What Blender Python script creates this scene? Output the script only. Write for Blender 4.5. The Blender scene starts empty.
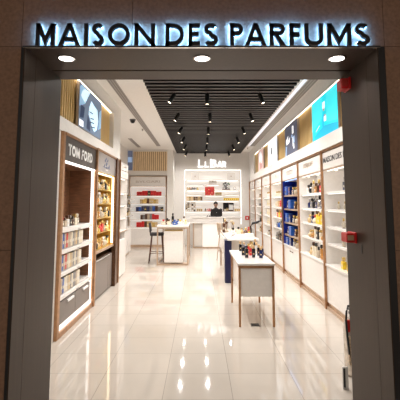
import bpy, bmesh, math, random
from mathutils import Vector, Matrix, Euler
random.seed(7)
S = bpy.context.scene
COL = S.collection
PI = math.pi

# ------------------------------------------------------------------ materials
MATS = {}
def mat(name, col, rough=0.5, metal=0.0, noise=0.0, nscale=20.0, spec=0.5, coat=0.0, trans=0.0, bump=0.0, stretch=None):
    if name in MATS: return MATS[name]
    m = bpy.data.materials.new(name); m.use_nodes = True
    nt = m.node_tree; b = nt.nodes['Principled BSDF']
    b.inputs['Base Color'].default_value = (*col, 1)
    b.inputs['Roughness'].default_value = rough
    b.inputs['Metallic'].default_value = metal
    b.inputs['Specular IOR Level'].default_value = spec
    b.inputs['Coat Weight'].default_value = coat
    b.inputs['Transmission Weight'].default_value = trans
    tc = nt.nodes.new('ShaderNodeTexCoord')
    mp = nt.nodes.new('ShaderNodeMapping')
    if stretch: mp.inputs['Scale'].default_value = stretch
    nz = nt.nodes.new('ShaderNodeTexNoise'); nz.inputs['Scale'].default_value = nscale; nz.inputs['Detail'].default_value = 4
    nt.links.new(tc.outputs['Object'], mp.inputs['Vector']); nt.links.new(mp.outputs['Vector'], nz.inputs['Vector'])
    rp = nt.nodes.new('ShaderNodeValToRGB')
    n = noise if noise else 0.03
    rp.color_ramp.elements[0].position = 0.3; rp.color_ramp.elements[1].position = 0.7
    rp.color_ramp.elements[0].color = (*[max(0, c*(1-n)) for c in col], 1)
    rp.color_ramp.elements[1].color = (*[min(1, c*(1+n)) for c in col], 1)
    nt.links.new(nz.outputs['Fac'], rp.inputs['Fac']); nt.links.new(rp.outputs['Color'], b.inputs['Base Color'])
    if bump:
        bp = nt.nodes.new('ShaderNodeBump'); bp.inputs['Strength'].default_value = bump; bp.inputs['Distance'].default_value = 0.01
        nt.links.new(nz.outputs['Fac'], bp.inputs['Height']); nt.links.new(bp.outputs['Normal'], b.inputs['Normal'])
    MATS[name] = m
    return m
def emis(name, col, strength, base=(0.8, 0.8, 0.8)):
    if name in MATS: return MATS[name]
    m = bpy.data.materials.new(name); m.use_nodes = True
    b = m.node_tree.nodes['Principled BSDF']
    b.inputs['Base Color'].default_value = (*base, 1)
    b.inputs['Emission Color'].default_value = (*col, 1)
    b.inputs['Emission Strength'].default_value = strength
    MATS[name] = m
    return m

def floor_mat():
    m = bpy.data.materials.new('polished_cream_tiles'); m.use_nodes = True
    nt = m.node_tree; b = nt.nodes['Principled BSDF']
    tc = nt.nodes.new('ShaderNodeTexCoord'); mp = nt.nodes.new('ShaderNodeMapping')
    mp.inputs['Location'].default_value = (-0.28+0.6*20, -3.577+0.52*40, 0)
    nt.links.new(tc.outputs['Object'], mp.inputs['Vector'])
    br = nt.nodes.new('ShaderNodeTexBrick'); br.offset = 0.0; br.squash = 1.0
    br.inputs['Scale'].default_value = 1.0
    br.inputs['Brick Width'].default_value = 0.6; br.inputs['Row Height'].default_value = 0.52
    br.inputs['Mortar Size'].default_value = 0.003; br.inputs['Mortar Smooth'].default_value = 0.1
    br.inputs['Color1'].default_value = (0.67, 0.60, 0.525, 1); br.inputs['Color2'].default_value = (0.64, 0.57, 0.495, 1)
    br.inputs['Mortar'].default_value = (0.42, 0.37, 0.32, 1)
    nt.links.new(mp.outputs['Vector'], br.inputs['Vector'])
    nz = nt.nodes.new('ShaderNodeTexNoise'); nz.inputs['Scale'].default_value = 3.0; nz.inputs['Detail'].default_value = 5
    nt.links.new(mp.outputs['Vector'], nz.inputs['Vector'])
    mx = nt.nodes.new('ShaderNodeMixRGB'); mx.blend_type = 'MULTIPLY'; mx.inputs['Fac'].default_value = 0.10
    nt.links.new(br.outputs['Color'], mx.inputs['Color1']); nt.links.new(nz.outputs['Fac'], mx.inputs['Color2'])
    nt.links.new(mx.outputs['Color'], b.inputs['Base Color'])
    b.inputs['Roughness'].default_value = 0.05; b.inputs['Specular IOR Level'].default_value = 0.62
    return m

WHITE = mat('white_paint', (0.82, 0.79, 0.75), 0.55)
CEILW = mat('ceiling_white', (0.82, 0.79, 0.75), 0.7)
LACQ = mat('white_lacquer', (0.83, 0.79, 0.75), 0.22, coat=0.2)
PANEL = mat('cream_panel', (0.72, 0.67, 0.61), 0.35)
COPPER = mat('copper_trim', (0.46, 0.25, 0.13), 0.3, 0.75, noise=0.15)
PALECOP = mat('pale_copper_trim', (0.58, 0.42, 0.30), 0.32, 0.6, noise=0.1)
BRONZE = mat('dark_bronze', (0.13, 0.065, 0.035), 0.3, 0.6, noise=0.3)
STEEL = mat('bronze_steel_lining', (0.052, 0.035, 0.026), 0.40, 0.3, noise=0.10, nscale=6, stretch=(6, 6, 0.5), spec=0.2)
EXTW = mat('brown_wall_panel', (0.27, 0.155, 0.095), 0.55, 0.0, noise=0.18, nscale=45)
BLACK = mat('black_metal', (0.008, 0.008, 0.009), 0.35)
BLKSLAT = mat('black_slat', (0.028, 0.021, 0.019), 0.45)
VOID = mat('black_void', (0.004, 0.004, 0.005), 0.9)
GREY = mat('grey_grille', (0.26, 0.235, 0.22), 0.5, 0.2)
GREYPAN = mat('grey_brushed_panel', (0.085, 0.072, 0.065), 0.35, 0.4, noise=0.15, nscale=10, stretch=(1, 1, 30))
TAUPE = mat('taupe_panel', (0.20, 0.165, 0.145), 0.4)
SILVER = mat('silver_panel', (0.50, 0.46, 0.44), 0.3, 0.7, noise=0.1, nscale=8, stretch=(1, 20, 1))
CHROME = mat('chrome', (0.75, 0.75, 0.75), 0.12, 1.0)
WOODBR = mat('brown_veneer', (0.20, 0.09, 0.045), 0.35, 0.1, noise=0.3, nscale=8, stretch=(1, 1, 6))
GOLDW = mat('gold_wood_slat', (0.82, 0.58, 0.25), 0.38, 0.1, noise=0.08, nscale=12, stretch=(3, 3, 0.3))
GOLDB = mat('gold_backing', (0.22, 0.11, 0.03), 0.5, 0.3, noise=0.1)
PALEW = mat('pale_wood_slat', (0.86, 0.66, 0.42), 0.4, 0.1, noise=0.2, nscale=12, stretch=(3, 3, 0.3))
BRASS = mat('brass', (0.86, 0.60, 0.20), 0.28, 0.8, noise=0.25, nscale=30)
NAVY = mat('navy_lacquer', (0.003, 0.005, 0.05), 0.3)
BLUE = mat('royal_blue', (0.004, 0.018, 0.22), 0.3, noise=0.6, nscale=9)
REDM = mat('signal_red', (0.62, 0.012, 0.012), 0.4)
REDC = mat('crimson_card', (0.55, 0.008, 0.03), 0.45)
LETW = mat('white_letter', (0.9, 0.88, 0.86), 0.4)
LETG = mat('pale_gold_letter', (0.38, 0.27, 0.16), 0.4, 0.3)
LETF = mat('faint_letter', (0.50, 0.43, 0.36), 0.4)
SKIN = mat('skin', (0.42, 0.24, 0.16), 0.5)
HAIR = mat('black_hair', (0.006, 0.005, 0.005), 0.6)
CLOTH = mat('black_cloth', (0.012, 0.012, 0.014), 0.8)
SEATM = mat('dark_grey_velvet', (0.030, 0.025, 0.027), 0.7, noise=0.2)
CREAMV = mat('cream_velvet', (0.55, 0.42, 0.30), 0.6, noise=0.2)
LED = emis('led_white', (1.0, 0.95, 0.89), 2.2)
LEDW = emis('led_warm', (1.0, 0.76, 0.42), 3.6)
LEDC = emis('led_cove', (1.0, 0.90, 0.74), 4.5)
OPAL = emis('opal_added_glow', (1.0, .94, .87), .30, (.82, .79, .75))  # glow added to shelf back panels to brighten the interiors evenly
LEDS = emis('led_shelf', (1.0, 0.95, 0.90), 1.6)
LENS = emis('lens_glow', (1.0, 0.85, 0.62), 5.0)
DOWN = emis('downlight_glow', (1.0, 0.93, 0.85), 14.0)
HALO = emis('halo_led', (0.13, 0.42, 1.0), 75.0)
GLOWLET = emis('glowing_letter', (1.0, 0.98, 0.95), 1.4)

# item colours
C = {
 'cream': mat('it_cream', (0.74, 0.66, 0.52), 0.4), 'beige': mat('it_beige', (0.50, 0.40, 0.29), 0.45),
 'white': mat('it_white', (0.80, 0.78, 0.75), 0.35), 'clear': mat('it_clear', (0.70, 0.62, 0.50), 0.08, coat=0.5, trans=0.35),
 'red': mat('it_red', (0.60, 0.02, 0.02), 0.3), 'blue': mat('it_blue', (0.02, 0.09, 0.36), 0.3),
 'navy': mat('it_navy', (0.010, 0.018, 0.09), 0.2, coat=0.4), 'black': mat('it_black', (0.008, 0.008, 0.010), 0.2, coat=0.4),
 'brown': mat('it_brown', (0.09, 0.035, 0.015), 0.3), 'amber': mat('it_amber', (0.62, 0.28, 0.06), 0.12, coat=0.5, trans=0.2),
 'gold': mat('it_gold', (0.80, 0.56, 0.20), 0.22, 0.7), 'yellow': mat('it_yellow', (0.85, 0.58, 0.02), 0.3),
 'grey': mat('it_grey', (0.22, 0.21, 0.21), 0.35), 'silver': mat('it_silver', (0.62, 0.61, 0.60), 0.2, 0.9),
 'pink': mat('it_pink', (0.75, 0.42, 0.36), 0.35), 'wood': mat('it_wood', (0.62, 0.40, 0.20), 0.5, noise=0.2),
 'green': mat('it_green', (0.03, 0.14, 0.06), 0.4), 'tan': mat('it_tan', (0.62, 0.44, 0.22), 0.4),
}
NM = {'cream': 'cream', 'beige': 'beige', 'white': 'white', 'clear': 'clear', 'red': 'red', 'blue': 'blue', 'navy': 'navy blue', 'black': 'black',
      'brown': 'dark brown', 'amber': 'amber', 'gold': 'gold', 'yellow': 'yellow', 'grey': 'grey', 'silver': 'silver', 'pink': 'pink', 'wood': 'wooden', 'green': 'green', 'tan': 'tan'}
ORD = ['first', 'second', 'third', 'fourth', 'fifth', 'sixth', 'seventh', 'eighth', 'ninth', 'tenth', 'eleventh', 'twelfth', 'thirteenth', 'fourteenth', 'fifteenth', 'sixteenth']

# ------------------------------------------------------------------ helpers
class B:
    def __init__(s): s.bm = bmesh.new(); s.mats = []
    def mi(s, m):
        if m not in s.mats: s.mats.append(m)
        return s.mats.index(m)
    def box(s, x0, x1, y0, y1, z0, z1, m, bev=0.0, rot=None, seg=1):
        if x0 > x1: x0, x1 = x1, x0
        if y0 > y1: y0, y1 = y1, y0
        t = bmesh.new(); bmesh.ops.create_cube(t, size=1)
        bmesh.ops.scale(t, vec=(x1-x0, y1-y0, z1-z0), verts=t.verts)
        if bev: bmesh.ops.bevel(t, geom=t.edges[:], offset=bev, segments=seg, affect='EDGES', profile=0.5)
        c = Vector(((x0+x1)/2, (y0+y1)/2, (z0+z1)/2))
        M = Matrix.Translation(c)
        if rot: M = M @ Euler(rot).to_matrix().to_4x4()
        s.add(t, M, m); return s
    def add(s, t, M, m, smooth=False):
        i = s.mi(m); vm = {}
        for v in t.verts: vm[v] = s.bm.verts.new(M @ v.co)
        for f in t.faces:
            try:
                nf = s.bm.faces.new([vm[v] for v in f.verts]); nf.material_index = i; nf.smooth = smooth
            except ValueError: pass
        t.free()
    def lathe(s, prof, c, m, n=14, M=None, smooth=True):
        t = bmesh.new(); rings = []
        for r, z in prof: rings.append([t.verts.new((r*math.cos(2*PI*k/n), r*math.sin(2*PI*k/n), z)) for k in range(n)])
        for a, b in zip(rings, rings[1:]):
            for k in range(n): t.faces.new((a[k], a[(k+1) % n], b[(k+1) % n], b[k]))
        closed = prof[0] == prof[-1]
        if prof[0][0] > 0 and not closed: t.faces.new(rings[0][::-1])
        if prof[-1][0] > 0 and not closed: t.faces.new(rings[-1])
        MM = Matrix.Translation(Vector(c)) @ (M if M else Matrix())
        s.add(t, MM, m, smooth); return s
    def tube(s, pts, r, m, n=8):
        t = bmesh.new(); rings = []
        P = [Vector(p) for p in pts]
        for i, p in enumerate(P):
            d = (P[min(i+1, len(P)-1)] - P[max(i-1, 0)]).normalized()
            up = Vector((0, 0, 1)) if abs(d.z) < 0.9 else Vector((1, 0, 0))
            a = d.cross(up).normalized(); b = d.cross(a).normalized()
            rr = r[i] if isinstance(r, (list, tuple)) else r
            rings.append([t.verts.new(p + rr*(math.cos(2*PI*k/n)*a + math.sin(2*PI*k/n)*b)) for k in range(n)])
        for a, b in zip(rings, rings[1:]):
            for k in range(n): t.faces.new((a[k], a[(k+1) % n], b[(k+1) % n], b[k]))
        t.faces.new(rings[0][::-1]); t.faces.new(rings[-1])
        s.add(t, Matrix(), m, True); return s
    def prism(s, poly, M, depth, m):      # polygon in local xy, extruded along local -z..0
        t = bmesh.new()
        a = [t.verts.new((x, y, 0)) for x, y in poly]; b = [t.verts.new((x, y, -depth)) for x, y in poly]
        t.faces.new(a); t.faces.new(b[::-1]); k = len(poly)
        for i in range(k): t.faces.new((a[i], b[i], b[(i+1) % k], a[(i+1) % k]))
        s.add(t, M, m); return s
    def mesh(s, name, origin=(0, 0, 0)):
        o = Vector(origin)
        for v in s.bm.verts: v.co -= o
        bmesh.ops.recalc_face_normals(s.bm, faces=s.bm.faces[:])
        me = bpy.data.meshes.new(name); s.bm.to_mesh(me); s.bm.free()
        for m in s.mats: me.materials.append(m)
        return me
    def obj(s, name, parent=None, origin=None):
        if parent is not None:
            w = world(parent)
            me = s.mesh(name, w); o = bpy.data.objects.new(name, me); COL.objects.link(o); o.parent = parent
            o['_w'] = tuple(w)
            return o
        if origin is None:
            vs = [v.co for v in s.bm.verts]
            origin = ((min(v.x for v in vs)+max(v.x for v in vs))/2, (min(v.y for v in vs)+max(v.y for v in vs))/2, min(v.z for v in vs))
        me = s.mesh(name, origin); o = bpy.data.objects.new(name, me); COL.objects.link(o); o.location = origin
        return o
def world(o):
    w = Vector((0, 0, 0))
    while o is not None: w += Vector(o.location); o = o.parent
    return w
def tag(o, label, cat, group=None, kind=None):
    o['label'] = label; o['category'] = cat
    if group: o['group'] = group
    if kind: o['kind'] = kind
    return o
def thing(name, label, cat, loc=(0, 0, 0), rz=0, group=None):
    o = bpy.data.objects.new(name, None); COL.objects.link(o); o.location = loc; o.rotation_euler = (0, 0, rz); o.empty_display_size = 0.05
    return tag(o, label, cat, group)
def struct(name, b):
    o = b.obj(name); o['kind'] = 'structure'; return o
def text_mesh(body, size, M, m, extrude=0.004, bold=0.0, spacing=1.0, width=None, name='lettering', parent=None, align='CENTER', emat=None):
    cu = bpy.data.curves.new('tmp', 'FONT'); cu.body = body; cu.size = 1.0; cu.extrude = 0.0; cu.offset = bold
    cu.space_character = spacing; cu.align_x = 'LEFT'; cu.resolution_u = 3
    ob = bpy.data.objects.new('tmp', cu); COL.objects.link(ob)
    dg = bpy.context.evaluated_depsgraph_get(); dg.update()
    me = bpy.data.meshes.new_from_object(ob.evaluated_get(dg))
    bpy.data.objects.remove(ob)
    xs = [v.co.x for v in me.vertices]; ys = [v.co.y for v in me.vertices]
    x0, x1, y0, y1 = min(xs), max(xs), min(ys), max(ys)
    sy = size/(y1-y0); sx = (width/(x1-x0)) if width else sy
    bm = bmesh.new(); bm.from_mesh(me); bpy.data.meshes.remove(me)
    cx = (x0+x1)/2 if align == 'CENTER' else x0
    for v in bm.verts: v.co = Vector(((v.co.x-cx)*sx, (v.co.y-y0)*sy, 0))
    r = bmesh.ops.extrude_face_region(bm, geom=bm.faces[:])
    for e in r['geom']:
        if isinstance(e, bmesh.types.BMVert): e.co.z += extrude
    b = B(); b.add(bm, M, m)
    return b.obj(name, parent) if parent is not None else b
MR = lambda x, y, z: Matrix(((0, 0, -1, x), (-1, 0, 0, y), (0, 1, 0, z), (0, 0, 0, 1)))   # on a face that looks to -x
ML = lambda x, y, z: Matrix(((0, 0, 1, x), (1, 0, 0, y), (0, 1, 0, z), (0, 0, 0, 1)))     # on a face that looks to +x
MB = lambda x, y, z: Matrix(((1, 0, 0, x), (0, 0, -1, y), (0, 1, 0, z), (0, 0, 0, 1)))    # on a face that looks to -y

def arc(cx, cy, rx, ry, a0, a1, n=14):
    return [(cx+rx*math.cos(math.radians(a0+(a1-a0)*i/n)), cy+ry*math.sin(math.radians(a0+(a1-a0)*i/n))) for i in range(n+1)]
def glyph(ch, W, H, t):
    h = t/2
    if ch == 'I': return [[(W/2, 0), (W/2, H)]]
    if ch == 'L': return [[(h, 0), (h, H)], [(0, h), (W, h)]]
    if ch == 'T': return [[(W/2, 0), (W/2, H)], [(0, H-h), (W, H-h)]]
    if ch == 'E': return [[(h, 0), (h, H)], [(0, h), (W, h)], [(0, H*.52), (W*.9, H*.52)], [(0, H-h), (W, H-h)]]
    if ch == 'F': return [[(h, 0), (h, H)], [(0, H*.5), (W*.88, H*.5)], [(0, H-h), (W, H-h)]]
    if ch == 'M': return [[(h, 0), (h, H)], [(W-h, 0), (W-h, H)], [(h*.4, H*1.12), (W/2, H*.20), (W-h*.4, H*1.12)]]
    if ch == 'N': return [[(h, 0), (h, H)], [(W-h, 0), (W-h, H)], [(h*.2, H*1.04), (W-h*.2, -H*.04)]]
    if ch == 'A': return [[(h*.75, -.05*H), (W/2+h*.1, H*1.02)], [(W-h*.75, -.05*H), (W/2-h*.1, H*1.02)], [(W*.22, H*.29), (W*.78, H*.29)]]
    if ch == 'O': return [arc(W/2, H/2, W/2-h, H/2-h, 0, 360, 32)]
    if ch == 'D': return [[(h, 0), (h, H)], [(0, h)]+arc(W*.42, H/2, W*.58-h, H/2-h, -90, 90, 20)+[(0, H-h)]]
    if ch == 'S': return [arc(W/2, H*.745, W/2-h*1.05, H*.255-h*.9, 35, 255, 16)+arc(W/2, H*.262, W/2-h, H*.262-h, 75, -150, 16)]
    if ch == 'U': return [[(h, H)]+arc(W/2, W*.42, W/2-h, W*.42-h, 180, 360, 18)+[(W-h, H)]]
    P = [[(h, 0), (h, H)], [(0, H-h)]+arc(W*.55, H*.73, W*.45-h, H*.27-h, 90, -90, 14)+[(0, H*.46+h)]]
    if ch == 'P': return P
    if ch == 'R': return P+[[(W*.42, H*.5), (W-h*.7, -.05*H)]]
    if ch == 'B': return [[(h, 0), (h, H)], [(0, H-h)]+arc(W*.50, H*.765, W*.42-h, H*.235-h, 90, -90, 12)+[(0, H*.53+h)], [(0, H*.53-h*.2)]+arc(W*.52, H*.265+h*.4, W*.48-h, H*.265-h*.6, 90, -90, 12)+[(0, h)]]
def glyph_bm(ch, W, H, t, depth):
    bm = bmesh.new()
    for pl in glyph(ch, W, H, t):
        P = [Vector((x, y, 0)) for x, y in pl]; n = len(P)
        closed = (P[0]-P[-1]).length < 1e-5
        if closed: P = P[:-1]; n -= 1
        L, R = [], []
        for i in range(n):
            a = P[(i-1) % n] if (closed or i > 0) else None
            c = P[(i+1) % n] if (closed or i < n-1) else None
            d0 = (P[i]-a).normalized() if a is not None else None
            d1 = (c-P[i]).normalized() if c is not None else None
            if d0 is None: d0 = d1
            if d1 is None: d1 = d0
            tg = (d0+d1).normalized(); nn = Vector((-tg.y, tg.x, 0)); n1 = Vector((-d1.y, d1.x, 0))
            k = (t/2)/max(.35, nn.dot(n1))
            L.append(P[i]+nn*k); R.append(P[i]-nn*k)
        rng = range(n if closed else n-1)
        vt = [(bm.verts.new(L[i]), bm.verts.new(R[i]), bm.verts.new(L[i]+Vector((0, 0, depth))), bm.verts.new(R[i]+Vector((0, 0, depth)))) for i in range(n)]
        for i in rng:
            p, q = vt[i], vt[(i+1) % n]
            for fa in ((p[0], p[1], q[1], q[0]), (p[2], q[2], q[3], p[3]), (p[0], q[0], q[2], p[2]), (p[1], p[3], q[3], q[1])): bm.faces.new(fa)
        if not closed:
            for p in (vt[0], vt[-1]): bm.faces.new((p[0], p[2], p[3], p[1]))
    for co, no in (((0, 0, 0), (0, -1, 0)), ((0, H, 0), (0, 1, 0))):
        r = bmesh.ops.bisect_plane(bm, geom=bm.verts[:]+bm.edges[:]+bm.faces[:], plane_co=co, plane_no=no, clear_outer=True)
        ed = [e for e in r['geom_cut'] if isinstance(e, bmesh.types.BMEdge)]
        if ed: bmesh.ops.holes_fill(bm, edges=ed)
    return bm
def letter(ch, W, H, t, M, depth, m, name, parent):
    b = B(); b.add(glyph_bm(ch, W, H, t, depth), M @ Matrix.Translation((-W/2, 0, 0)), m); return b.obj(name, parent)
def word(txt, widths, gap, H, t, M, depth, m, name, parent):
    b = B(); x = 0
    for ch, w_ in zip(txt, widths):
        if ch != ' ': b.add(glyph_bm(ch, w_, H, t, depth), M @ Matrix.Translation((x, 0, 0)), m)
        x += w_+gap
    return b.obj(name, parent)

# ------------------------------------------------------------------ goods (bottles, cartons): meshes cached and shared
CACHE = {}
def goods_mesh(kind, w, d, h, c1, c2, part):
    key = (kind, round(w, 3), round(d, 3), round(h, 3), c1, c2, part)
    if key in CACHE: return CACHE[key]
    b = B(); m1, m2 = C[c1], C[c2]
    body = part in ('body', 'all'); cap = part in ('cap', 'all')
    if kind == 'square':
        if body:
            b.box(-w/2, w/2, -d/2, d/2, 0, h*.64, m1, min(w, d)*.12, seg=2)
            b.lathe([(w*.17, h*.63), (w*.17, h*.71)], (0, 0, 0), C['gold'], 10)
            b.box(-w*.2, w*.2, -d/2-.0015, -d/2, h*.22, h*.38, C['cream'])
        if cap: b.box(-w*.24, w*.24, -min(d*.4, w*.24), min(d*.4, w*.24), h*.70, h, m2, w*.05)
    elif kind == 'round':
        if body:
            b.lathe([(w*.42, 0), (w*.5, h*.04), (w*.5, h*.48), (w*.42, h*.58), (w*.16, h*.64), (w*.16, h*.72)], (0, 0, 0), m1, 14)
        if cap: b.lathe([(w*.24, h*.70), (w*.26, h*.74), (w*.26, h*.96), (w*.18, h)], (0, 0, 0), m2, 12)
    elif kind == 'slim':
        if body:
            b.box(-w/2, w/2, -d/2, d/2, 0, h*.72, m1, w*.1, seg=2)
            b.lathe([(w*.2, h*.71), (w*.2, h*.77)], (0, 0, 0), C['gold'], 10)
            b.box(-w*.2, w*.2, -d/2-.0015, -d/2, h*.25, h*.36, C['tan'])
        if cap: b.lathe([(w*.36, h*.76), (w*.36, h*.99), (w*.30, h)], (0, 0, 0), m2, 12)
    elif kind == 'ball':
        if body:
            b.lathe([(w*.2, 0), (w*.42, h*.08), (w*.5, h*.28), (w*.42, h*.48), (w*.15, h*.60), (w*.15, h*.68)], (0, 0, 0), m1, 14)
        if cap: b.lathe([(w*.12, h*.66), (w*.22, h*.74), (w*.24, h*.86), (w*.12, h*.97), (.001, h)], (0, 0, 0), m2, 12)
    elif kind == 'carton':
        if body:
            b.box(-w/2, w/2, -d/2, d/2, 0, h*.78, m1, w*.03)
            b.box(-w*.3, w*.3, -d/2-.0012, -d/2, h*.3, h*.5, m2)
        if cap: b.box(-w/2-.001, w/2+.001, -d/2-.001, d/2+.001, h*.785, h, m1, w*.03)
    me = b.mesh(kind + '_' + part); CACHE[key] = me
    return me
NAMES = {'square': 'perfume_bottle', 'round': 'perfume_bottle', 'slim': 'perfume_bottle', 'ball': 'perfume_bottle', 'carton': 'perfume_carton'}
def good(kind, loc, w, d, h, c1, c2, label, group, rz=0, parts=True):
    cat = 'perfume box' if kind == 'carton' else 'perfume bottle'
    if parts:
        t = thing(NAMES[kind], label, cat, loc, rz, group)
        for p, n in (('body', 'carton_body' if kind == 'carton' else 'bottle_body'), ('cap', 'carton_lid' if kind == 'carton' else 'bottle_cap')):
            o = bpy.data.objects.new(n, goods_mesh(kind, w, d, h, c1, c2, p)); COL.objects.link(o); o.parent = t
        return t
    o = bpy.data.objects.new(NAMES[kind], goods_mesh(kind, w, d, h, c1, c2, 'all')); COL.objects.link(o)
    o.location = loc; o.rotation_euler = (0, 0, rz)
    return tag(o, label, cat, group)
SHAPEW = {'square': 'square', 'round': 'round', 'slim': 'tall', 'ball': 'ball-shaped', 'carton': 'boxed'}
def row(items, frm, to, z, rz, place, group, side='left', parts=True, depth=0.0):
    """items = [(kind,w,d,h,c1,c2)], spaced evenly from frm to to, (x,y) points."""
    n = len(items)
    for i, it in enumerate(items):
        k, w, d, h, c1, c2 = it
        f = (i+.5)/n
        x = frm[0]+(to[0]-frm[0])*f; y = frm[1]+(to[1]-frm[1])*f
        if k == 'carton': lab = f"{NM[c1]} perfume box, {ORD[i]} from {side} {place}"
        else: lab = f"{SHAPEW[k]} {NM[c1]} perfume bottle, {ORD[i]} from {side} {place}"
        good(k, (x, y, z+.0008), w, d, h, c1, c2, lab, group, rz, parts)

# ------------------------------------------------------------------ room shell
XL, XR, YB = -1.74, 2.0, 16.1
CZ = 3.70
fl = B(); fl.box(-6, 6, -4, 17, -0.1, 0, floor_mat()); fo = fl.obj('floor', origin=(0, 0, 0)); fo['kind'] = 'structure'

# shop front wall: large panels with fine seams
w = B()
def wallpanels(x0, x1, z0, z1, xs, zs):
    X = [x0]+[v for v in xs if x0 < v < x1]+[x1]; Z = [z0]+[v for v in zs if z0 < v < z1]+[z1]
    for a, b_ in zip(X, X[1:]):
        for c, d in zip(Z, Z[1:]): w.box(a+.0015, b_-.0015, 2.60, 2.62, c+.0015, d-.0015, EXTW)
wallpanels(-5, -1.205, 0, 5, [-2.4], [1.35, 2.7, 4.0]); wallpanels(1.245, 5, 0, 5, [2.6], [1.35, 2.7, 4.0]); wallpanels(-1.205, 1.245, 2.70, 5, [-.46], [4.0])
w.box(-5, -1.205, 2.62, 3.28, 0, 5, BLACK); w.box(1.245, 5, 2.62, 3.28, 0, 5, BLACK); w.box(-1.205, 1.245, 2.62, 3.28, 2.70, 5, BLACK)
struct('wall_front', w)
# metal lining of the entrance
for nm, fx, bk, xc in (('trim_1', -1.175, -1.183, -1.205), ('trim_2', 1.19, 1.198, 1.245)):
    b = B()
    b.box(bk, fx, 2.59, 2.775, 0, 2.69, STEEL, .001); b.box(bk, fx, 2.777, 3.30, 0, 2.69, STEEL, .001)
    b.box(bk, xc, 2.60, 3.29, 0, 2.699, BLACK)
    struct(nm, b)
b = B()
b.box(-1.175, 1.20, 2.59, 3.055, 2.69, 2.698, STEEL, .002); b.box(-1.175, 1.20, 3.075, 3.30, 2.69, 2.698, STEEL, .002); b.box(-1.175, 1.20, 3.05, 3.08, 2.696, 2.699, BLACK)
b.box(-1.19, 1.21, 2.585, 2.60, 2.687, 2.690, CHROME); b.box(-1.19, 1.21, 2.583, 2.60, 2.690, 2.699, BLACK)
struct('trim_3', b)

# inner walls
b = B()   # left: block the cabinets stand in, then the recess further back
b.box(-2.9, -1.76, 3.3, 5.0, 0, 2.56, WHITE); b.box(-2.9, -2.25, 5.0, 8.65, 0, 2.56, WHITE)
b.box(-2.9, -1.74, 7.95, 8.65, 2.56, CZ, WHITE); b.box(-2.9, -1.74, 3.3, 7.95, 2.56, 2.735, WHITE); b.box(-2.9, -1.74, 3.3, 7.95, 3.46, CZ, WHITE, 0); b.box(-2.9, -1.85, 3.3, 7.95, 2.735, 3.46, WHITE)
b.box(-1.746, -1.74, 3.3, 7.95, 3.432, 3.47, WHITE); b.box(-3.0, -2.78, 8.65, 16.2, 0, CZ, WHITE)
struct('wall_left', b)
b = B()
b.box(2.42, 2.6, 3.3, 16.2, 0, 2.5, WHITE); b.box(1.965, 2.6, 3.3, 14.75, 2.5, 2.705, WHITE); b.box(2.09, 2.6, 3.3, 14.75, 2.705, 3.45, WHITE); b.box(2.0, 2.6, 3.3, 14.75, 3.45, CZ, WHITE)
b.box(2.0, 2.6, 14.75, 16.2, 2.5, CZ, WHITE); b.box(2.0, 2.006, 3.3, 14.75, 3.425, 3.46, WHITE)
struct('wall_right', b)
b = B()   # back: one bay forward behind the left cabinet, the bar niche cut into the other
b.box(-3.0, -2.72, 15.3, 16.3, 0, CZ, WHITE); b.box(-2.72, -1.26, 15.34, 16.3, 2.70, CZ, WHITE); b.box(-2.72, -1.26, 15.7, 16.3, 0, 2.70, WHITE); b.box(-1.26, -1.02, 15.3, 16.3, 0, CZ, WHITE)
b.box(-1.02, -.62, YB, 16.7, 0, CZ+.1, WHITE); b.box(1.65, 2.6, YB, 16.7, 0, CZ+.1, WHITE); b.box(-.62, 1.65, YB, 16.7, 2.98, CZ+.1, WHITE); b.box(-.62, 1.65, YB, 16.7, 0, .80, WHITE); b.box(-.62, 1.65, 16.5, 16.7, .80, 2.98, WHITE)
struct('wall_back', b)
# ceiling: white plaster with the long slot for the black raft, and ventilation slots
SX0, SX1 = -.94, 1.65
b = B()
b.box(-3.0, SX0, 3.28, 16.7, CZ, CZ+.35, CEILW); b.box(SX1, 2.6, 3.28, 16.7, CZ, CZ+.35, CEILW); b.box(SX0, SX1, 16.1, 16.7, CZ+.03, CZ+.35, CEILW); b.box(SX0, SX1, 3.28, 16.1, CZ+.28, CZ+.35, VOID)
b.box(-6, 6, -4, 2.6, 5, 5.1, mat('mall_ceiling', (0.25, 0.2, 0.17), 0.8))
struct('ceiling', b)

# black slatted raft
b = B(); y = 3.42
while y < 16.05:
    b.box(SX0-.0, SX1+.0, y, y+.085, CZ-.048, CZ-.005, BLACK); b.box(SX0, SX1, y, y+.085, CZ-.051, CZ-.0482, BLKSLAT); y += .2
for x in (-.47, .24, 1.10): b.box(x-.02, x+.02, 3.4, 16.0, CZ-.005, CZ+.03, BLACK)
tag(b.obj('slatted_ceiling_raft'), 'long black slatted raft in the middle of the white ceiling', 'ceiling slats')

def grille(x0, x1, y0, y1, label):
    t = thing('ceiling_grille', label, 'air vent', ((x0+x1)/2, (y0+y1)/2, CZ), 0, 'ceiling air vents')
    f = B(); f.box(x0, x1, y0, y1, CZ-.012, CZ-.001, mat('grille_frame', (.40, .37, .34), .5)); f.obj('grille_frame', t)
    l = B(); n = 3; ww = (x1-x0)/n
    for k in range(n): l.box(x0+ww*(k+.25), x0+ww*(k+.75), y0+.03, y1-.03, CZ-.016, CZ-.0125, GREY)
    yy = y0+.6
    l.obj('grille_louvre', t)
grille(-1.56, -1.42, 3.6, 14.3, 'long grey air vent slot on ceiling left of the black raft')
grille(-2.30, -2.18, 12.6, 14.6, 'short grey air vent slot deep in the left ceiling recess')
grille(1.81, 1.97, 3.6, 14.3, 'long grey air vent slot on ceiling right of the black raft')

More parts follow.
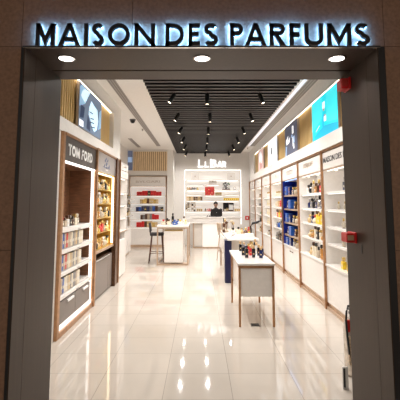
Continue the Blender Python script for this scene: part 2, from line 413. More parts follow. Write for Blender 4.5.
b = B(); b.box(1.735, 1.785, 3.6, 14.3, CZ-.006, CZ-.0005, emis('cool_reflection_glow', (.72, .84, 1.0), .9, (.8, .82, .85)))  # glowing strip stands in for a band of reflected cool light
tag(b.obj('cool_reflection_strip'), 'thin cool white strip painted as reflected light beside the right ceiling air vent', 'light strip')
# ------------------------------------------------------------------ entrance: sign, downlights, alarms
sign = thing('shop_sign', 'row of black letters with blue-white halo above the dark entrance', 'sign', (0.02, 2.57, 2.70))
# x-extents of each letter in metres along the wall, read off the photo
LT = [('M', 36, 55), ('A', 59, 80), ('I', 84.5, 88), ('S', 92, 104), ('O', 108, 130), ('N', 134.5, 155),
      ('D', 165.5, 184), ('E', 188.5, 200), ('S', 204, 218), ('P', 230, 243), ('A', 245, 266), ('R', 269.5, 285), ('F', 289.5, 300.5), ('U', 304.5, 323), ('M', 327, 351), ('S', 355, 369.5)]
k = 2.56/400/1.0
for ch, a, c in LT:
    x0, x1 = (a-200)*2.675/400, (c-200)*2.675/400
    M = MB((x0+x1)/2, 2.582, 2.693)
    lo = letter(ch, x1-x0, .153, .027, M, .022, BLACK, 'sign_letter', sign)
    M = MB((x0+x1)/2, 2.586, 2.697)
    hb = letter(ch, (x1-x0)-.006, .145, .015, M, .0035, HALO, 'letter_backlight', lo)
for i, (x, pos) in enumerate(((-.965, 'left'), (.014, 'middle'), (.99, 'right'))):
    t = thing('recessed_downlight', f'bright round downlight in the dark entrance soffit, {pos} of the three', 'ceiling light', (x, 2.79, 2.69), 0, 'entrance soffit downlights')
    a = B(); a.lathe([(.050, 2.684), (.064, 2.684), (.064, 2.689), (.050, 2.689), (.050, 2.684)], (x, 2.79, 0), CHROME, 24); a.obj('light_ring', t)
    a = B(); a.lathe([(.050, 2.6855), (.050, 2.6885)], (x, 2.79, 0), DOWN, 24); a.obj('light_lens', t)
    ld = bpy.data.lights.new('down', 'SPOT'); ld.energy = 14; ld.spot_size = 1.9; ld.spot_blend = .8; ld.color = (1, .9, .8); ld.shadow_soft_size = .04
    lo = bpy.data.objects.new('downlight_lamp', ld); COL.objects.link(lo); lo.parent = t; lo.location = (0, 0, -.01)

def alarm(x, y, z, h, wd, label, front):
    t = thing('fire_alarm', label, 'fire alarm', (x, y, z))
    a = B(); a.box(x-.016, x, y-wd/2, y+wd/2, z, z+h, REDM, .003); a.obj('alarm_base', t)
    a = B(); a.box(x-.075, x-.016, y-wd*.42, y+wd*.42, z+h*.06, z+h*.94, REDM, .008, seg=2); a.obj('alarm_housing', t)
    a = B(); a.box(x-.068, x-.022, y-wd*.42-.004, y-wd*.42+.001, z+h*.28, z+h*.74, front); a.obj('alarm_window', t)
alarm(1.19, 3.13, 2.545, .095, .13, 'red fire alarm box high on the right entrance jamb', mat('alarm_lens', (.5, .05, .04), .2))
alarm(1.19, 3.15, 1.345, .082, .15, 'small red call point at chest height on the right entrance jamb', mat('call_window', (.55, .36, .22), .4))
a = B(); a.box(1.187, 1.19, 2.99, 3.005, 1.28, 1.345, BLACK, .001); tag(a.obj('keyhole_plate'), 'small black key slot below the call point on right jamb', 'key switch')

# fire extinguisher behind the right jamb
def extinguisher(X, Y):
    t = thing('fire_extinguisher', 'silver fire extinguisher with red label half hidden behind right jamb', 'fire extinguisher', (X, Y, 0))
    a = B(); a.lathe([(.075, .0), (.085, .02), (.085, .44), (.07, .50), (.03, .54), (.03, .56)], (X, Y, 0), mat('ext_body', (.78, .70, .62), .25, .5, noise=.3), 20); a.obj('cylinder_body', t)
    a = B(); a.box(X-.082, X-.03, Y-.083, Y-.06, .42, .53, REDM, .004); a.box(X-.07, X+.06, Y-.089, Y-.06, .12, .38, mat('ext_label', (.60, .42, .28), .5, noise=.8, nscale=60)); a.obj('red_label', t)
    a = B(); a.box(X-.02, X+.02, Y-.04, Y+.04, .56, .585, BLACK); a.box(X-.03, X+.03, Y-.08, Y+.06, .60, .615, BLACK, .003); a.tube([(X, Y, .55), (X, Y, .61)], .015, CHROME); a.obj('valve_handle', t)
    a = B(); a.tube([(X-.01, Y-.02, .58), (X-.03, Y-.06, .655), (X-.065, Y-.09, .665), (X-.09, Y-.11, .62), (X-.097, Y-.11, .54), (X-.09, Y-.10, .44), (X-.08, Y-.09, .34), (X-.07, Y-.09, .22)], .011, BLACK); a.obj('hose', t)
extinguisher(1.49, 4.07)
t = thing('floor_bracket', 'low metal bracket with black slot on the floor inside right jamb', 'bracket', (1.30, 3.76, 0))
a = B(); a.box(1.275, 1.325, 3.76, 3.78, 0, .19, mat('bracket_white', (.75, .72, .68), .3), .003); a.obj('upright_plate', t)
a = B(); a.box(1.28, 1.296, 3.752, 3.76, .02, .18, BLACK, .002); a.obj('black_slot', t)

# ------------------------------------------------------------------ upper walls: slats and posters
def slats(side, y0, y1, z0, z1, label):
    b = B()
    if side == 'R': xb, s = 2.09, -1
    else: xb, s = -1.85, 1
    b.box(xb, xb+s*.015, y0, y1, z0, z1, GOLDB)
    y = y0+.02
    while y < y1-.03:
        b.box(xb+s*.015, xb+s*.04, y, y+.055, z0, z1, GOLDW); y += .09
    tag(b.obj('slatted_wall_panel'), label, 'slatted panel', 'gold slatted panels')
slats('R', 3.4, 14.72, 2.706, 3.449, 'gold vertical slats behind the posters above the right cabinets')
slats('L', 3.4, 7.94, 2.736, 3.459, 'gold vertical slats around the poster above the left cabinets')
b = B(); b.box(-2.57, -1.27, 15.32, 15.335, 2.88, 3.62, mat('tan_backing', (.45, .30, .16), .5)); x = -2.56
while x < -1.29:
    b.box(x, x+.04, 15.29, 15.32, 2.88, 3.62, PALEW); x += .0785
tag(b.obj('slatted_wall_panel'), 'pale wooden slats on the back wall above the red boxes', 'slatted panel', 'gold slatted panels')
# cove lights
def strip(name, x0, x1, y0, y1, z0, z1, m, label):
    b = B(); b.box(x0, x1, y0, y1, z0, z1, m); return tag(b.obj(name), label, 'light strip')
strip('cove_light', 2.03, 2.045, 3.45, 14.7, 3.438, 3.449, LEDC, 'thin warm light strip along the top of the right slatted panel')
strip('cove_light', -1.80, -1.785, 3.45, 7.9, 3.448, 3.459, LEDC, 'thin warm light strip along the top of the left slatted panel')

def poster(side, y0, y1, z0, z1, label, bg, art, edge=None):
    """art: list of (material, polygon in 0..1 coords seen by the viewer)"""
    if side == 'R': x, M0, s = 2.0, MR, 1
    else: x, M0, s = -1.74, ML, -1
    t = thing('poster_lightbox', label, 'poster', (x, (y0+y1)/2, z0), 0, None)
    b = B(); b.box(x+s*.005, x+s*.044, y0, y1, z0, z1, edge or SILVER); b.obj('poster_frame', t)
    W, Hh = y1-y0-.02, z1-z0-.02
    M = M0(x, (y1-.01) if side == 'R' else (y0+.01), z0+.01)
    b = B(); b.prism([(0, 0), (W, 0), (W, Hh), (0, Hh)], M, .004, bg); b.obj('poster_sheet', t)
    n = 0; b = B()
    for m, poly in art:
        n += 1
        M2 = M @ Matrix.Translation((0, 0, .0006*n+.0008))
        b.prism([(px*W, py*Hh) for px, py in poly], M2, .0004, m)
    b.obj('poster_artwork', t)
def R_(x0, y0, x1, y1): return [(x0, y0), (x1, y0), (x1, y1), (x0, y1)]
def lit(name, c, s=0.55): return emis(name, c, s, c)
cy, cy2, cyl = lit('po_cyan', (0.0, .66, .80), .75), lit('po_cyan_dark', (0.0, .42, .62), .7), lit('po_cyan_light', (.05, .80, .88), .8)
pw = lit('po_white', (.92, .93, .95), .8); pb = lit('po_tan', (.55, .38, .25), .5)
poster('R', 5.70, 7.02, 2.712, 3.41, 'bright cyan poster with two white bottles above the right cabinets', cy,
       [(cyl, [(0, .25), (.45, .45), (.45, 1), (0, 1)]), (cyl, [(.60, .3), (1, .2), (1, 1), (.62, 1)]), (cy2, [(0, 0), (1, 0), (1, .16), (.5, .25), (0, .1)]), (cy2, [(.44, .25), (.5, .22), (.52, .55), (.47, .5)]),
        (pw, R_(.47, .66, .57, .82)), (pb, R_(.485, .60, .555, .66)), (pw, R_(.52, .34, .61, .46)), (pb, R_(.53, .46, .60, .50)), (pw, [(.17, .20), (.34, .30), (.34, .32), (.17, .22)])])
dk, gp = lit('po_slate', (.09, .10, .15), .35), lit('po_bluegrey', (.30, .42, .62), .5)
poster('R', 8.12, 9.32, 2.712, 3.41, 'dark slate poster with white flower and lettering above the right cabinets', dk,
       [(pw, [(.10, .52), (.30, .66), (.26, .44), (.44, .58), (.40, .40), (.14, .36)]), (pw, R_(.62, .62, .74, .86)), (gp, R_(.55, .5, .66, .6)), (gp, R_(.70, .3, .82, .52)),
        (pw, R_(.66, .20, .70, .5)), (gp, [(.0, .0), (.14, .0), (.2, .3), (.08, .34)]), (pw, R_(.72, .12, .78, .28))])
poster('R', 10.30, 11.70, 2.712, 3.42, 'white poster with a tiny black figure above the right cabinets', pw,
       [(lit('po_ink', (.03, .03, .05), .1), [(.38, .38), (.50, .42), (.52, .66), (.42, .70)]), (lit('po_ice', (.70, .82, .95), .7), R_(.36, .12, .56, .2)), (lit('po_edge', (.45, .62, .85), .6), R_(.96, 0, 1, 1))])
pk = lit('po_pink', (.72, .50, .46), .5)
poster('R', 12.55, 13.65, 2.712, 3.42, 'faded pink poster furthest back above the right cabinets', pk,
       [(pw, [(.2, .4), (.5, .55), (.6, .3), (.8, .6), (.5, .9), (.25, .8)]), (lit('po_rose', (.55, .30, .28), .4), [(.3, .05), (.8, .1), (.7, .3), (.35, .35)])])
sl = lit('po_steel', (.16, .22, .32), .45); ice = lit('po_iceblue', (.62, .82, .95), .85); dkb = lit('po_deep', (.03, .06, .14), .3)
sk = lit('po_sky', (.30, .50, .72), .6)
poster('L', 5.64, 6.93, 2.745, 3.41, 'blue poster with white ice shapes above the left cabinets', sl,
       [(sk, [(0, .45), (.22, .6), (.4, .95), (.1, 1), (0, .9)]), (ice, [(.05, .72), (.22, .62), (.42, .98), (.22, .95), (.12, .88)]),
        (ice, [(.40, .60), (.48, .80), (.62, .74), (.78, .70), (.84, .42), (.78, .18), (.66, .08), (.55, .16), (.46, .32), (.38, .42)]),
        (dkb, [(.30, .05), (.46, .02), (.44, .22), (.34, .40)]), (dkb, [(.46, .34), (.62, .38), (.62, .41), (.46, .37)]), (dkb, [(.44, .24), (.64, .28), (.64, .31), (.44, .27)]), (dkb, [(.50, .14), (.68, .18), (.68, .21), (.50, .17)]), (dkb, [(.40, .48), (.58, .50), (.58, .53), (.40, .51)]),
        (sk, [(.84, .2), (.98, .3), (.98, .8), (.88, .7)]), (pw, R_(.0, .02, .16, .16)), (dkb, [(.02, .20), (.16, .24), (.2, .5), (.04, .5)])], edge=SILVER)
b = B(); b.box(-2.77, -2.60, 15.27, 15.299, 2.90, 3.65, lit('po_backblue', (.12, .14, .22), .3)); b.box(-2.77, -2.60, 15.268, 15.27, 3.2, 3.4, gp)
tag(b.obj('poster'), 'dark blue poster strip on the back wall left of the pale slats', 'poster')

# ------------------------------------------------------------------ track spotlights
SPOTE = 120
rows = [3.9, 5.5, 7.1, 8.7, 10.3, 11.9, 13.5, 15.3]
colsx = [(-.47, 'left', .45, -1), (.22, 'middle', .0, 0), (1.10, 'right', .32, 1)]
def spot_head(y, i, x, nm, tl, sg):
    if i == 2: x = {-1: -.47, 0: .13, 1: 1.08}[sg]
    if i == 7: x -= .02
    t = thing('track_spotlight', f'black cylinder spotlight, {ORD[i]} row from the entrance, {nm} column under the slats', 'spotlight', (x, y, CZ-.035), 0, 'track spotlights')
    a = B(); a.lathe([(.03, -.015), (.03, .0)], (x, y, CZ-.035), BLACK, 12); a.tube([(x, y, CZ-.045), (x, y, CZ-.10)], .010, BLACK); a.obj('mounting_stem', t)
    R = Euler((-.30, tl*(-sg)*-1 if sg else 0, 0)).to_matrix().to_4x4()
    R = Euler((-.25, tl*(-1 if sg > 0 else 1), 0)).to_matrix().to_4x4() if sg else Euler((-.1, 0, 0)).to_matrix().to_4x4()
    a = B(); a.lathe([(.034, .0), (.040, -.01), (.042, -.19), (.034, -.195), (.034, -.18)], (x, y, CZ-.085), BLACK, 16, M=R); a.obj('lamp_head', t)
    a = B(); a.lathe([(.033, -.184), (.033, -.181)], (x, y, CZ-.085), LENS, 16, M=R); a.obj('lamp_lens', t)
    ld = bpy.data.lights.new('spot', 'SPOT'); ld.energy = SPOTE*(.25, .6, .95, .95, .85, .75, .65, .40)[i]; ld.spot_size = 2.75; ld.spot_blend = .9; ld.color = (1, .965, .93); ld.shadow_soft_size = .035
    lo = bpy.data.objects.new('spot_lamp', ld); COL.objects.link(lo); lo.parent = t
    p = R @ Vector((0, 0, -.205)); lo.location = (p.x, p.y, p.z-.05); lo.rotation_euler = (0, 0, 0)
for i, y in enumerate(rows):
    for x, nm, tl, sg in colsx: spot_head(y, i, x, nm, tl, sg)
# a camera dome and a sprinkler on the left ceiling
t = thing('dome_camera', 'small black dome camera on the left ceiling recess', 'camera', (-1.66, 9.7, CZ))
a = B(); a.lathe([(.07, -.03), (.075, 0)], (-1.66, 9.7, CZ), mat('dome_base', (.15, .14, .14), .5), 16); a.obj('camera_base', t)
a = B(); a.lathe([(.001, -.10), (.03, -.095), (.055, -.07), (.062, -.03)], (-1.66, 9.7, CZ), BLACK, 16); a.obj('camera_dome', t)
for x, y, l in ((-1.60, 11.0, 'tiny metal sprinkler on the left ceiling behind the dome camera'), (1.78, 14.8, 'tiny metal sprinkler on the ceiling near the back right corner')):
    a = B(); a.lathe([(.03, 0), (.03, -.01), (.012, -.012), (.012, -.04), (.028, -.045), (.028, -.05)][::-1], (x, y, CZ), mat('sprink', (.25, .22, .2), .3, .8), 10); tag(a.obj('sprinkler'), l, 'sprinkler', 'ceiling sprinklers')

# ------------------------------------------------------------------ right-hand wall cabinets
def bay(y0, y1, idx, label, blue=False, doors=1, kindname='wall_cabinet', shz=(1.02, 1.285, 1.555, 1.83), post=COPPER, text=None):
    t = thing(kindname, label, 'cabinet', (2.2, (y0+y1)/2, 0), 0, 'right wall perfume cabinets')
    IN = BLUE if blue else LACQ
    a = B()
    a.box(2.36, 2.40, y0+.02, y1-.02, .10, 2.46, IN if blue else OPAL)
    a.box(2.0, 2.36, y0+.02, y0+.035, .70, 2.17, IN); a.box(2.0, 2.36, y1-.035, y1-.02, .70, 2.17, IN)
    a.box(2.03, 2.36, y0+.02, y1-.02, .10, .66, WHITE); a.box(2.03, 2.36, y0+.02, y1-.02, 2.18, 2.47, WHITE)
    a.obj('carcass', t)
    a = B(); a.box(1.995, 2.03, y0+.025, y1-.025, 2.185, 2.455, LACQ, .003); h = a.obj('header_panel', t)
    a = B(); a.box(1.975, 2.03, y0+.02, y1-.02, 2.465, 2.495, post); a.box(1.99, 2.02, y0+.02, y1-.02, 2.165, 2.182, PALECOP); a.obj('top_rail', t)
    a = B(); a.box(1.965, 2.05, y1-.02, y1+.02, 0, 2.495, post, .003); a.obj('frame_post', t)
    a = B(); a.box(1.985, 2.36, y0+.02, y1-.02, .665, .70, LACQ if not blue else LACQ, .003); a.obj('counter_ledge', t)
    n = doors; wd = (y1-y0-.04)/n
    for k in range(n):
        a = B(); a.box(2.0, 2.025, y0+.02+wd*k+.004, y0+.02+wd*(k+1)-.004, .11, .655, LACQ if idx != 1 else LACQ, .003); d = a.obj('door', t)
        if n == 2:
            a = B(); yc = (y0+y1)/2+(.10 if k else -.10); a.box(1.985, 2.0, yc-.05, yc+.05, .585, .605, BRONZE, .002); a.obj('door_handle', d)
    a = B(); a.box(2.02, 2.06, y0+.02, y1-.02, .0, .10, PALECOP); a.box(1.985, 2.02, y0+.02, y1-.02, .0, .05, PALECOP, .003); a.obj('plinth', t)
    sm = PALECOP if blue else LACQ
    for i, z in enumerate(shz):
        a = B(); a.box(2.02, 2.36, y0+.035, y1-.035, z-.035, z, sm, .002); s = a.obj('shelf', t)
        if not blue:
            a = B(); a.box(2.05, 2.065, y0+.06, y1-.06, z-.042, z-.036, LEDS); a.obj('shelf_light', s)
    a = B(); a.box(2.05, 2.075, y0+.06, y1-.06, 2.160, 2.168, emis('led_blue', (.25, .5, 1), 2.5) if blue else LEDS); a.obj('niche_light', t)
    if not blue:
        for yy in (y0+.2, (y0+y1)/2, y1-.2):
            a = B(); a.lathe([(.02, 2.158), (.02, 2.166)], (2.15, yy, 0), LENS, 10); a.obj('puck_light', t)
    return t, h
P = [4.9, 6.5, 8.1, 9.7, 11.3, 12.9, 14.5, 16.08]
bn = ['white wall cabinet nearest the entrance on the right, header reading MAISON DES', 'white wall cabinet with orange and dark bottles, left of the blue one... ',]
names = ['nearly empty white wall cabinet nearest the entrance, dark lettering on its header',
         'white wall cabinet full of bottles between the blue cabinet and the nearest cabinet',
         'royal blue lined wall cabinet with copper shelves and double doors below',
         'white wall cabinet just beyond the blue cabinet, red and dark bottles on it',
         'white wall cabinet with pale yellow boxes, second beyond the blue cabinet',
         'white wall cabinet with small dark bottles, third beyond the blue cabinet',
         'narrow-looking white wall cabinet at the far back end of the right wall']
bays = []
for i in range(7):
    tt, hh = bay(P[i], P[i+1], i, names[i], blue=(i == 2), doors=2 if i == 2 else 1, shz=(.93, 1.21, 1.52, 1.83) if i == 2 else (1.02, 1.285, 1.555, 1.83), post=COPPER)
    bays.append((tt, hh))
text_mesh('MAISON DES PARFUMS', .088, MR(1.994, 6.43, 2.285), mat('ink', (.03, .03, .035), .4), extrude=.003, bold=.006, width=1.50, name='header_lettering', parent=bays[0][1], align='LEFT')
text_mesh('XERJOFF', .105, MR(1.994, 7.37, 2.285), LETG, extrude=.003, bold=.006, width=.66, name='header_lettering', parent=bays[1][1])
a = B()
for k in range(5): a.box(1.990, 1.995, 8.62+k*.13, 8.66+k*.13, 2.28, 2.37, LETF); a.box(1.990, 1.995, 8.62+k*.13, 8.70+k*.13, 2.35, 2.37, LETF)
a.obj('header_emblem', bays[2][1])
for i, y in ((3, 10.5), (4, 12.1), (5, 13.7), (6, 15.3)):
    a = B(); a.box(1.990, 1.995, y-.16, y+.16, 2.30, 2.33, LETF); a.box(1.990, 1.995, y-.03, y+.03, 2.34, 2.39, LETG); a.obj('header_emblem', bays[i][1])

# goods on the right wall; viewers face +x, so bottles turn to face -x
RZ = -PI/2
def rrow(items, ya, yb, z, place, grp, parts=True, x=2.075): row(items, (x, yb), (x, ya), z, RZ, place, grp, 'left', parts)
Q = lambda k, w, h, c1, c2, d=None: (k, w, d or w*.6, h, c1, c2)
SH = (1.02, 1.285, 1.555, 1.83)
# first bay
rrow([Q('square', .10, .19, 'navy', 'silver'), Q('square', .09, .14, 'grey', 'gold')], 5.40, 5.80, 1.83, 'on top shelf, nearest right cabinet', 'bottles nearest cabinet top shelf')
rrow([Q('ball', .06, .12, 'clear', 'gold'), Q('ball', .06, .12, 'clear', 'gold'), Q('ball', .06, .12, 'clear', 'gold')], 5.35, 6.15, 1.555, 'on second shelf, nearest right cabinet', 'bottles nearest cabinet second shelf')
rrow([Q('ball', .07, .15, 'clear', 'gold'), Q('square', .06, .13, 'clear', 'wood')], 5.42, 5.98, 1.285, 'on third shelf, nearest right cabinet', 'bottles nearest cabinet third shelf')
rrow([Q('slim', .055, .16, 'clear', 'black'), Q('slim', .055, .15, 'clear', 'gold')], 5.38, 6.02, 1.02, 'on lowest shelf, nearest right cabinet', 'bottles nearest cabinet lowest shelf')
rrow([Q('square', .09, .17, 'yellow', 'gold'), Q('square', .09, .17, 'yellow', 'gold'), Q('square', .09, .15, 'yellow', 'silver')], 5.3, 6.02, .70, 'on ledge, nearest right cabinet', 'yellow bottles nearest cabinet ledge')
# second bay
rrow([Q('square', .10, .16, 'white', 'black'), Q('ball', .10, .20, 'black', 'black'), Q('round', .08, .23, 'beige', 'gold'), Q('square', .10, .17, 'amber', 'brown'), Q('round', .09, .23, 'brown', 'gold'), Q('square', .11, .18, 'red', 'brown'), Q('round', .10, .24, 'amber', 'brown')], 6.56, 7.72, 1.83, 'on the top shelf beside the blue cabinet', 'bottles second cabinet top shelf')
rrow([Q('round', .09, .17, 'navy', 'silver'), Q('square', .10, .18, 'grey', 'black'), Q('round', .09, .22, 'black', 'silver'), Q('square', .10, .17, 'navy', 'silver'), Q('round', .10, .23, 'silver', 'black'), Q('square', .10, .20, 'navy', 'black'), Q('square', .10, .19, 'blue', 'black')], 6.56, 7.66, 1.555, 'on second shelf beside blue cabinet', 'bottles second cabinet second shelf')
rrow([Q('round', .11, .15, 'tan', 'gold'), Q('square', .09, .21, 'navy', 'black'), Q('ball', .11, .16, 'cream', 'red'), Q('slim', .09, .23, 'yellow', 'brown'), Q('square', .14, .20, 'yellow', 'gold'), Q('square', .12, .26, 'yellow', 'yellow'), Q('square', .07, .16, 'blue', 'green')], 6.56, 7.66, 1.285, 'on third shelf beside blue cabinet', 'bottles second cabinet third shelf')
rrow([Q('ball', .10, .14, 'tan', 'gold'), Q('ball', .10, .15, 'amber', 'gold'), Q('slim', .07, .22, 'cream', 'brown'), Q('square', .11, .21, 'black', 'black'), Q('slim', .08, .17, 'cream', 'gold'), Q('ball', .10, .14, 'amber', 'gold'), Q('slim', .07, .19, 'pink', 'brown')], 6.56, 7.66, 1.02, 'on lowest shelf beside blue cabinet', 'bottles second cabinet lowest shelf')
rrow([Q('ball', .09, .14, 'tan', 'gold'), Q('slim', .08, .24, 'cream', 'brown'), Q('slim', .08, .24, 'cream', 'black'), Q('round', .07, .19, 'beige', 'black'), Q('slim', .07, .24, 'amber', 'black'), Q('ball', .10, .15, 'amber', 'gold'), Q('square', .10, .14, 'yellow', 'brown')], 6.56, 7.66, .70, 'on the ledge beside blue cabinet', 'bottles second cabinet ledge')
# blue bay
for zi, z in enumerate((.70, .93, 1.21, 1.52, 1.83)):
    pal = [('carton', .22, .16 if z == .70 else .20, 'blue', 'navy'), ('carton', .17, .18, 'navy', 'blue'), ('square', .11, .17, 'silver', 'gold'), ('round', .11, .16, 'beige', 'gold'), ('square', .10, .15, 'silver', 'black')]
    if zi % 2: pal = [('square', .13, .18, 'navy', 'silver'), ('carton', .24, .20, 'blue', 'blue'), ('square', .12, .16, 'brown', 'gold'), ('round', .11, .16, 'tan', 'gold')]
    nmz = ['ledge', 'fourth copper shelf', 'third copper shelf', 'second copper shelf', 'top copper shelf'][zi]
    rrow([Q(k, w, min(h, .20 if z > .8 else .18), a, b_) for k, w, h, a, b_ in pal], 8.2, 9.55, z, f'on {nmz} of the blue cabinet', 'goods blue cabinet '+nmz)
# bays beyond
pal4 = {1.83: [Q('square', .09, .13, 'cream', 'gold'), Q('square', .09, .13, 'cream', 'gold'), Q('square', .09, .12, 'cream', 'gold'), Q('square', .09, .12, 'white', 'gold')],
        1.555: [Q('carton', .12, .13, 'cream', 'tan'), Q('carton', .12, .15, 'tan', 'cream'), Q('square', .13, .16, 'red', 'red'), Q('square', .13, .20, 'red', 'brown')],
        1.285: [Q('square', .08, .19, 'cream', 'brown'), Q('square', .14, .18, 'red', 'black'), Q('square', .16, .18, 'yellow', 'gold'), Q('square', .14, .19, 'red', 'brown'), Q('square', .12, .17, 'brown', 'gold')],
        1.02: [Q('square', .11, .13, 'grey', 'silver'), Q('round', .11, .18, 'blue', 'silver'), Q('square', .11, .19, 'grey', 'black'), Q('round', .11, .16, 'silver', 'brown')],
        .70: [Q('square', .13, .18, 'black', 'grey'), Q('square', .13, .22, 'black', 'silver'), Q('square', .13, .19, 'brown', 'black'), Q('square', .13, .22, 'black', 'black'), Q('round', .12, .23, 'grey', 'black')]}
SN = {1.83: 'top shelf', 1.555: 'second shelf', 1.285: 'third shelf', 1.02: 'fourth shelf', .70: 'ledge'}
for z, it in pal4.items(): rrow(it, 9.85, 10.95, z, f'on {SN[z]} just beyond blue cabinet', 'goods fourth cabinet '+SN[z], parts=False)
for z in (1.83, 1.555, 1.285, 1.02, .70):
    c = {1.83: 'white', 1.555: 'cream', 1.285: 'cream', 1.02: 'cream', .70: 'clear'}[z]
    it = [Q('carton' if z < 1.8 and z > .8 else 'square', .13, .19 if z > .8 and z < 1.8 else .15, c, 'gold' if z > 1 else 'amber') for _ in range(4)]
    if .8 < z < 1.8: it = [(k, w, d, h, 'cream', 'yellow') for k, w, d, h, _, _ in it[:3]]
    if z == .70: it = [Q('round', .10, .15, 'clear', 'brown'), Q('round', .10, .18, 'silver', 'gold'), Q('round', .10, .15, 'clear', 'amber')]
    rrow(it, 11.45, 12.3, z, f'on {SN[z]} second beyond blue cabinet', 'goods fifth cabinet '+SN[z], parts=False)
    it = {1.83: [Q('square', .2, .12, 'beige', 'brown'), Q('square', .14, .16, 'black', 'gold')], 1.555: [Q('carton', .2, .08, 'grey', 'black'), Q('round', .12, .16, 'black', 'gold')],
          1.285: [Q('ball', .15, .10, 'green', 'black')], 1.02: [Q('square', .17, .19, 'black', 'grey'), Q('square', .14, .14, 'tan', 'amber')], .70: [Q('square', .14, .16, 'tan', 'brown'), Q('square', .14, .22, 'brown', 'gold'), Q('square', .14, .17, 'grey', 'brown')]}[z]
    rrow(it, 13.05, 13.95, z, f'on {SN[z]} third beyond blue cabinet', 'goods sixth cabinet '+SN[z], parts=False)

# ------------------------------------------------------------------ left cabinets
# first: bronze frame, grey header, white shelves with rows of boxes
t = thing('display_cabinet', 'bronze framed cabinet with dark grey header at the left front', 'cabinet', (-1.95, 5.85, 0))
Y0, Y1 = 5.05, 6.65
a = B(); a.box(-2.20, -2.16, Y0, Y1, .05, 2.55, WOODBR); a.box(-2.16, -1.80, Y0, Y0+.03, .05, 2.5, WOODBR); a.box(-2.16, -1.80, Y1-.03, Y1, .05, 2.5, WOODBR); a.box(-2.16, -1.78, Y0, Y1, 2.18, 2.52, WOODBR); a.box(-2.16, -1.80, Y0+.03, Y1-.03, .10, .38, WOODBR); a.obj('carcass', t)
a = B(); a.box(-1.78, -1.72, Y0-.05, Y0+.03, 0, 2.56, COPPER, .004); a.obj('frame_post', t)
a = B(); a.box(-1.78, -1.70, Y1-.03, Y1+.03, 0, 2.56, COPPER, .004); a.obj('frame_post', t)
a = B(); a.box(-1.78, -1.71, Y0+.03, Y1-.03, 2.525, 2.56, COPPER, .003); a.obj('top_rail', t)
a = B(); a.box(-1.78, -1.735, Y0+.03, Y1-.03, 2.20, 2.525, GREYPAN, .003); h = a.obj('header_panel', t)
word('TOM FORD', (.13, .155, .17, .05, .105, .155, .12, .145), .02, .15, .034, ML(-1.734, 5.22, 2.28), .006, LETW, 'header_lettering', h)
a = B(); a.box(-1.79, -1.74, Y0+.03, Y1-.03, 2.175, 2.198, LEDS); a.obj('header_light', t)
a = B(); a.box(-1.79, -1.752, Y0+.05, Y0+.07, 1.36, 2.17, LED); a.obj('light_strip', t)
a = B(); a.box(-1.79, -1.752, Y1-.068, Y1-.048, .12, 2.17, LED); a.obj('light_strip', t)
a = B(); a.box(-2.159, -2.14, 5.22, 5.60, 1.55, 2.05, BRONZE, .004); a.box(-2.159, -2.15, 6.15, 6.22, 1.42, 1.52, C['tan']); a.box(-2.16, -2.13, Y0+.03, Y1-.03, 1.36, 1.42, COPPER); a.obj('back_panel', t)
for z in (1.33, 1.06, .78, .49):
    a = B(); a.box(-2.16, -1.80, Y0+.03, Y1-.03, z-.03, z, LACQ); a.box(-1.80, -1.745, Y0+.03, Y1-.08, z-.062, z-.008, LACQ, .006); s = a.obj('shelf', t)
    a = B(); a.box(-1.744, -1.742, 5.80, 5.92, z-.05, z-.038, GREY); a.obj('price_tag', s)
for k in (0, 1):
    a = B(); a.box(-1.79, -1.76, 5.09+.75*k, 5.83+.75*k, .125, .405, GREYPAN if False else TAUPE, .003); d = a.obj('drawer', t)
    a = B(); a.box(-1.76, -1.735, 5.45+.70*k, 5.70+.70*k, .355, .385, LETW, .004); a.obj('drawer_handle', d)
a = B(); a.box(-1.79, -1.745, Y0+.03, Y1-.03, .07, .115, emis('base_glow', (1, .92, .85), .9)); a.obj('base_light', t)
a = B(); a.box(-1.80, -1.72, Y0+.03, Y1-.03, .0, .068, COPPER, .003); a.obj('plinth', t)
lrow = lambda items, ya, yb, z, place, grp, parts=True, x=-1.85: row(items, (x, ya), (x, yb), z, PI/2, place, grp, 'left', parts)
lrow([Q('square', .085, .12, 'clear', 'cream'), Q('square', .085, .13, 'cream', 'white'), Q('square', .085, .13, 'clear', 'red'), Q('square', .085, .12, 'beige', 'brown'), Q('square', .085, .15, 'white', 'brown'), Q('square', .085, .15, 'black', 'silver'), Q('square', .085, .13, 'brown', 'black'), Q('square', .10, .16, 'cream', 'gold'), Q('square', .08, .16, 'clear', 'cream')], 5.12, 6.12, 1.33, 'on shelf under dark grey header', 'bottles under the dark grey header')
for z, nm, ye, pal in ((1.06, 'upper', 6.16, 'cream cream blue beige red beige beige cream grey beige tan grey cream cream cream'), (.78, 'middle', 6.10, 'cream cream blue beige red beige cream tan beige grey cream grey beige cream cream'), (.49, 'lower', 6.05, 'tan tan beige blue cream cream beige tan grey cream grey grey beige cream cream')):
    its = [('carton', .060, .11, .19 if i % 5 else .20, c, 'white' if c == 'cream' else 'cream') for i, c in enumerate(pal.split())]
    n = len(its)
    for i, (k, w_, d_, h_, c1, c2) in enumerate(its):
        y = 5.12+(ye-5.12)*(i+.5)/n
        # cross-step so the row is read front to back
        good('carton', (-1.83, y, z+.0008), w_, d_, h_, c1, c2, f"{NM[c1]} perfume box, {ORD[i]} from left in {nm} box row, dark header cabinet", f'{nm} row of perfume boxes', PI/2, True)

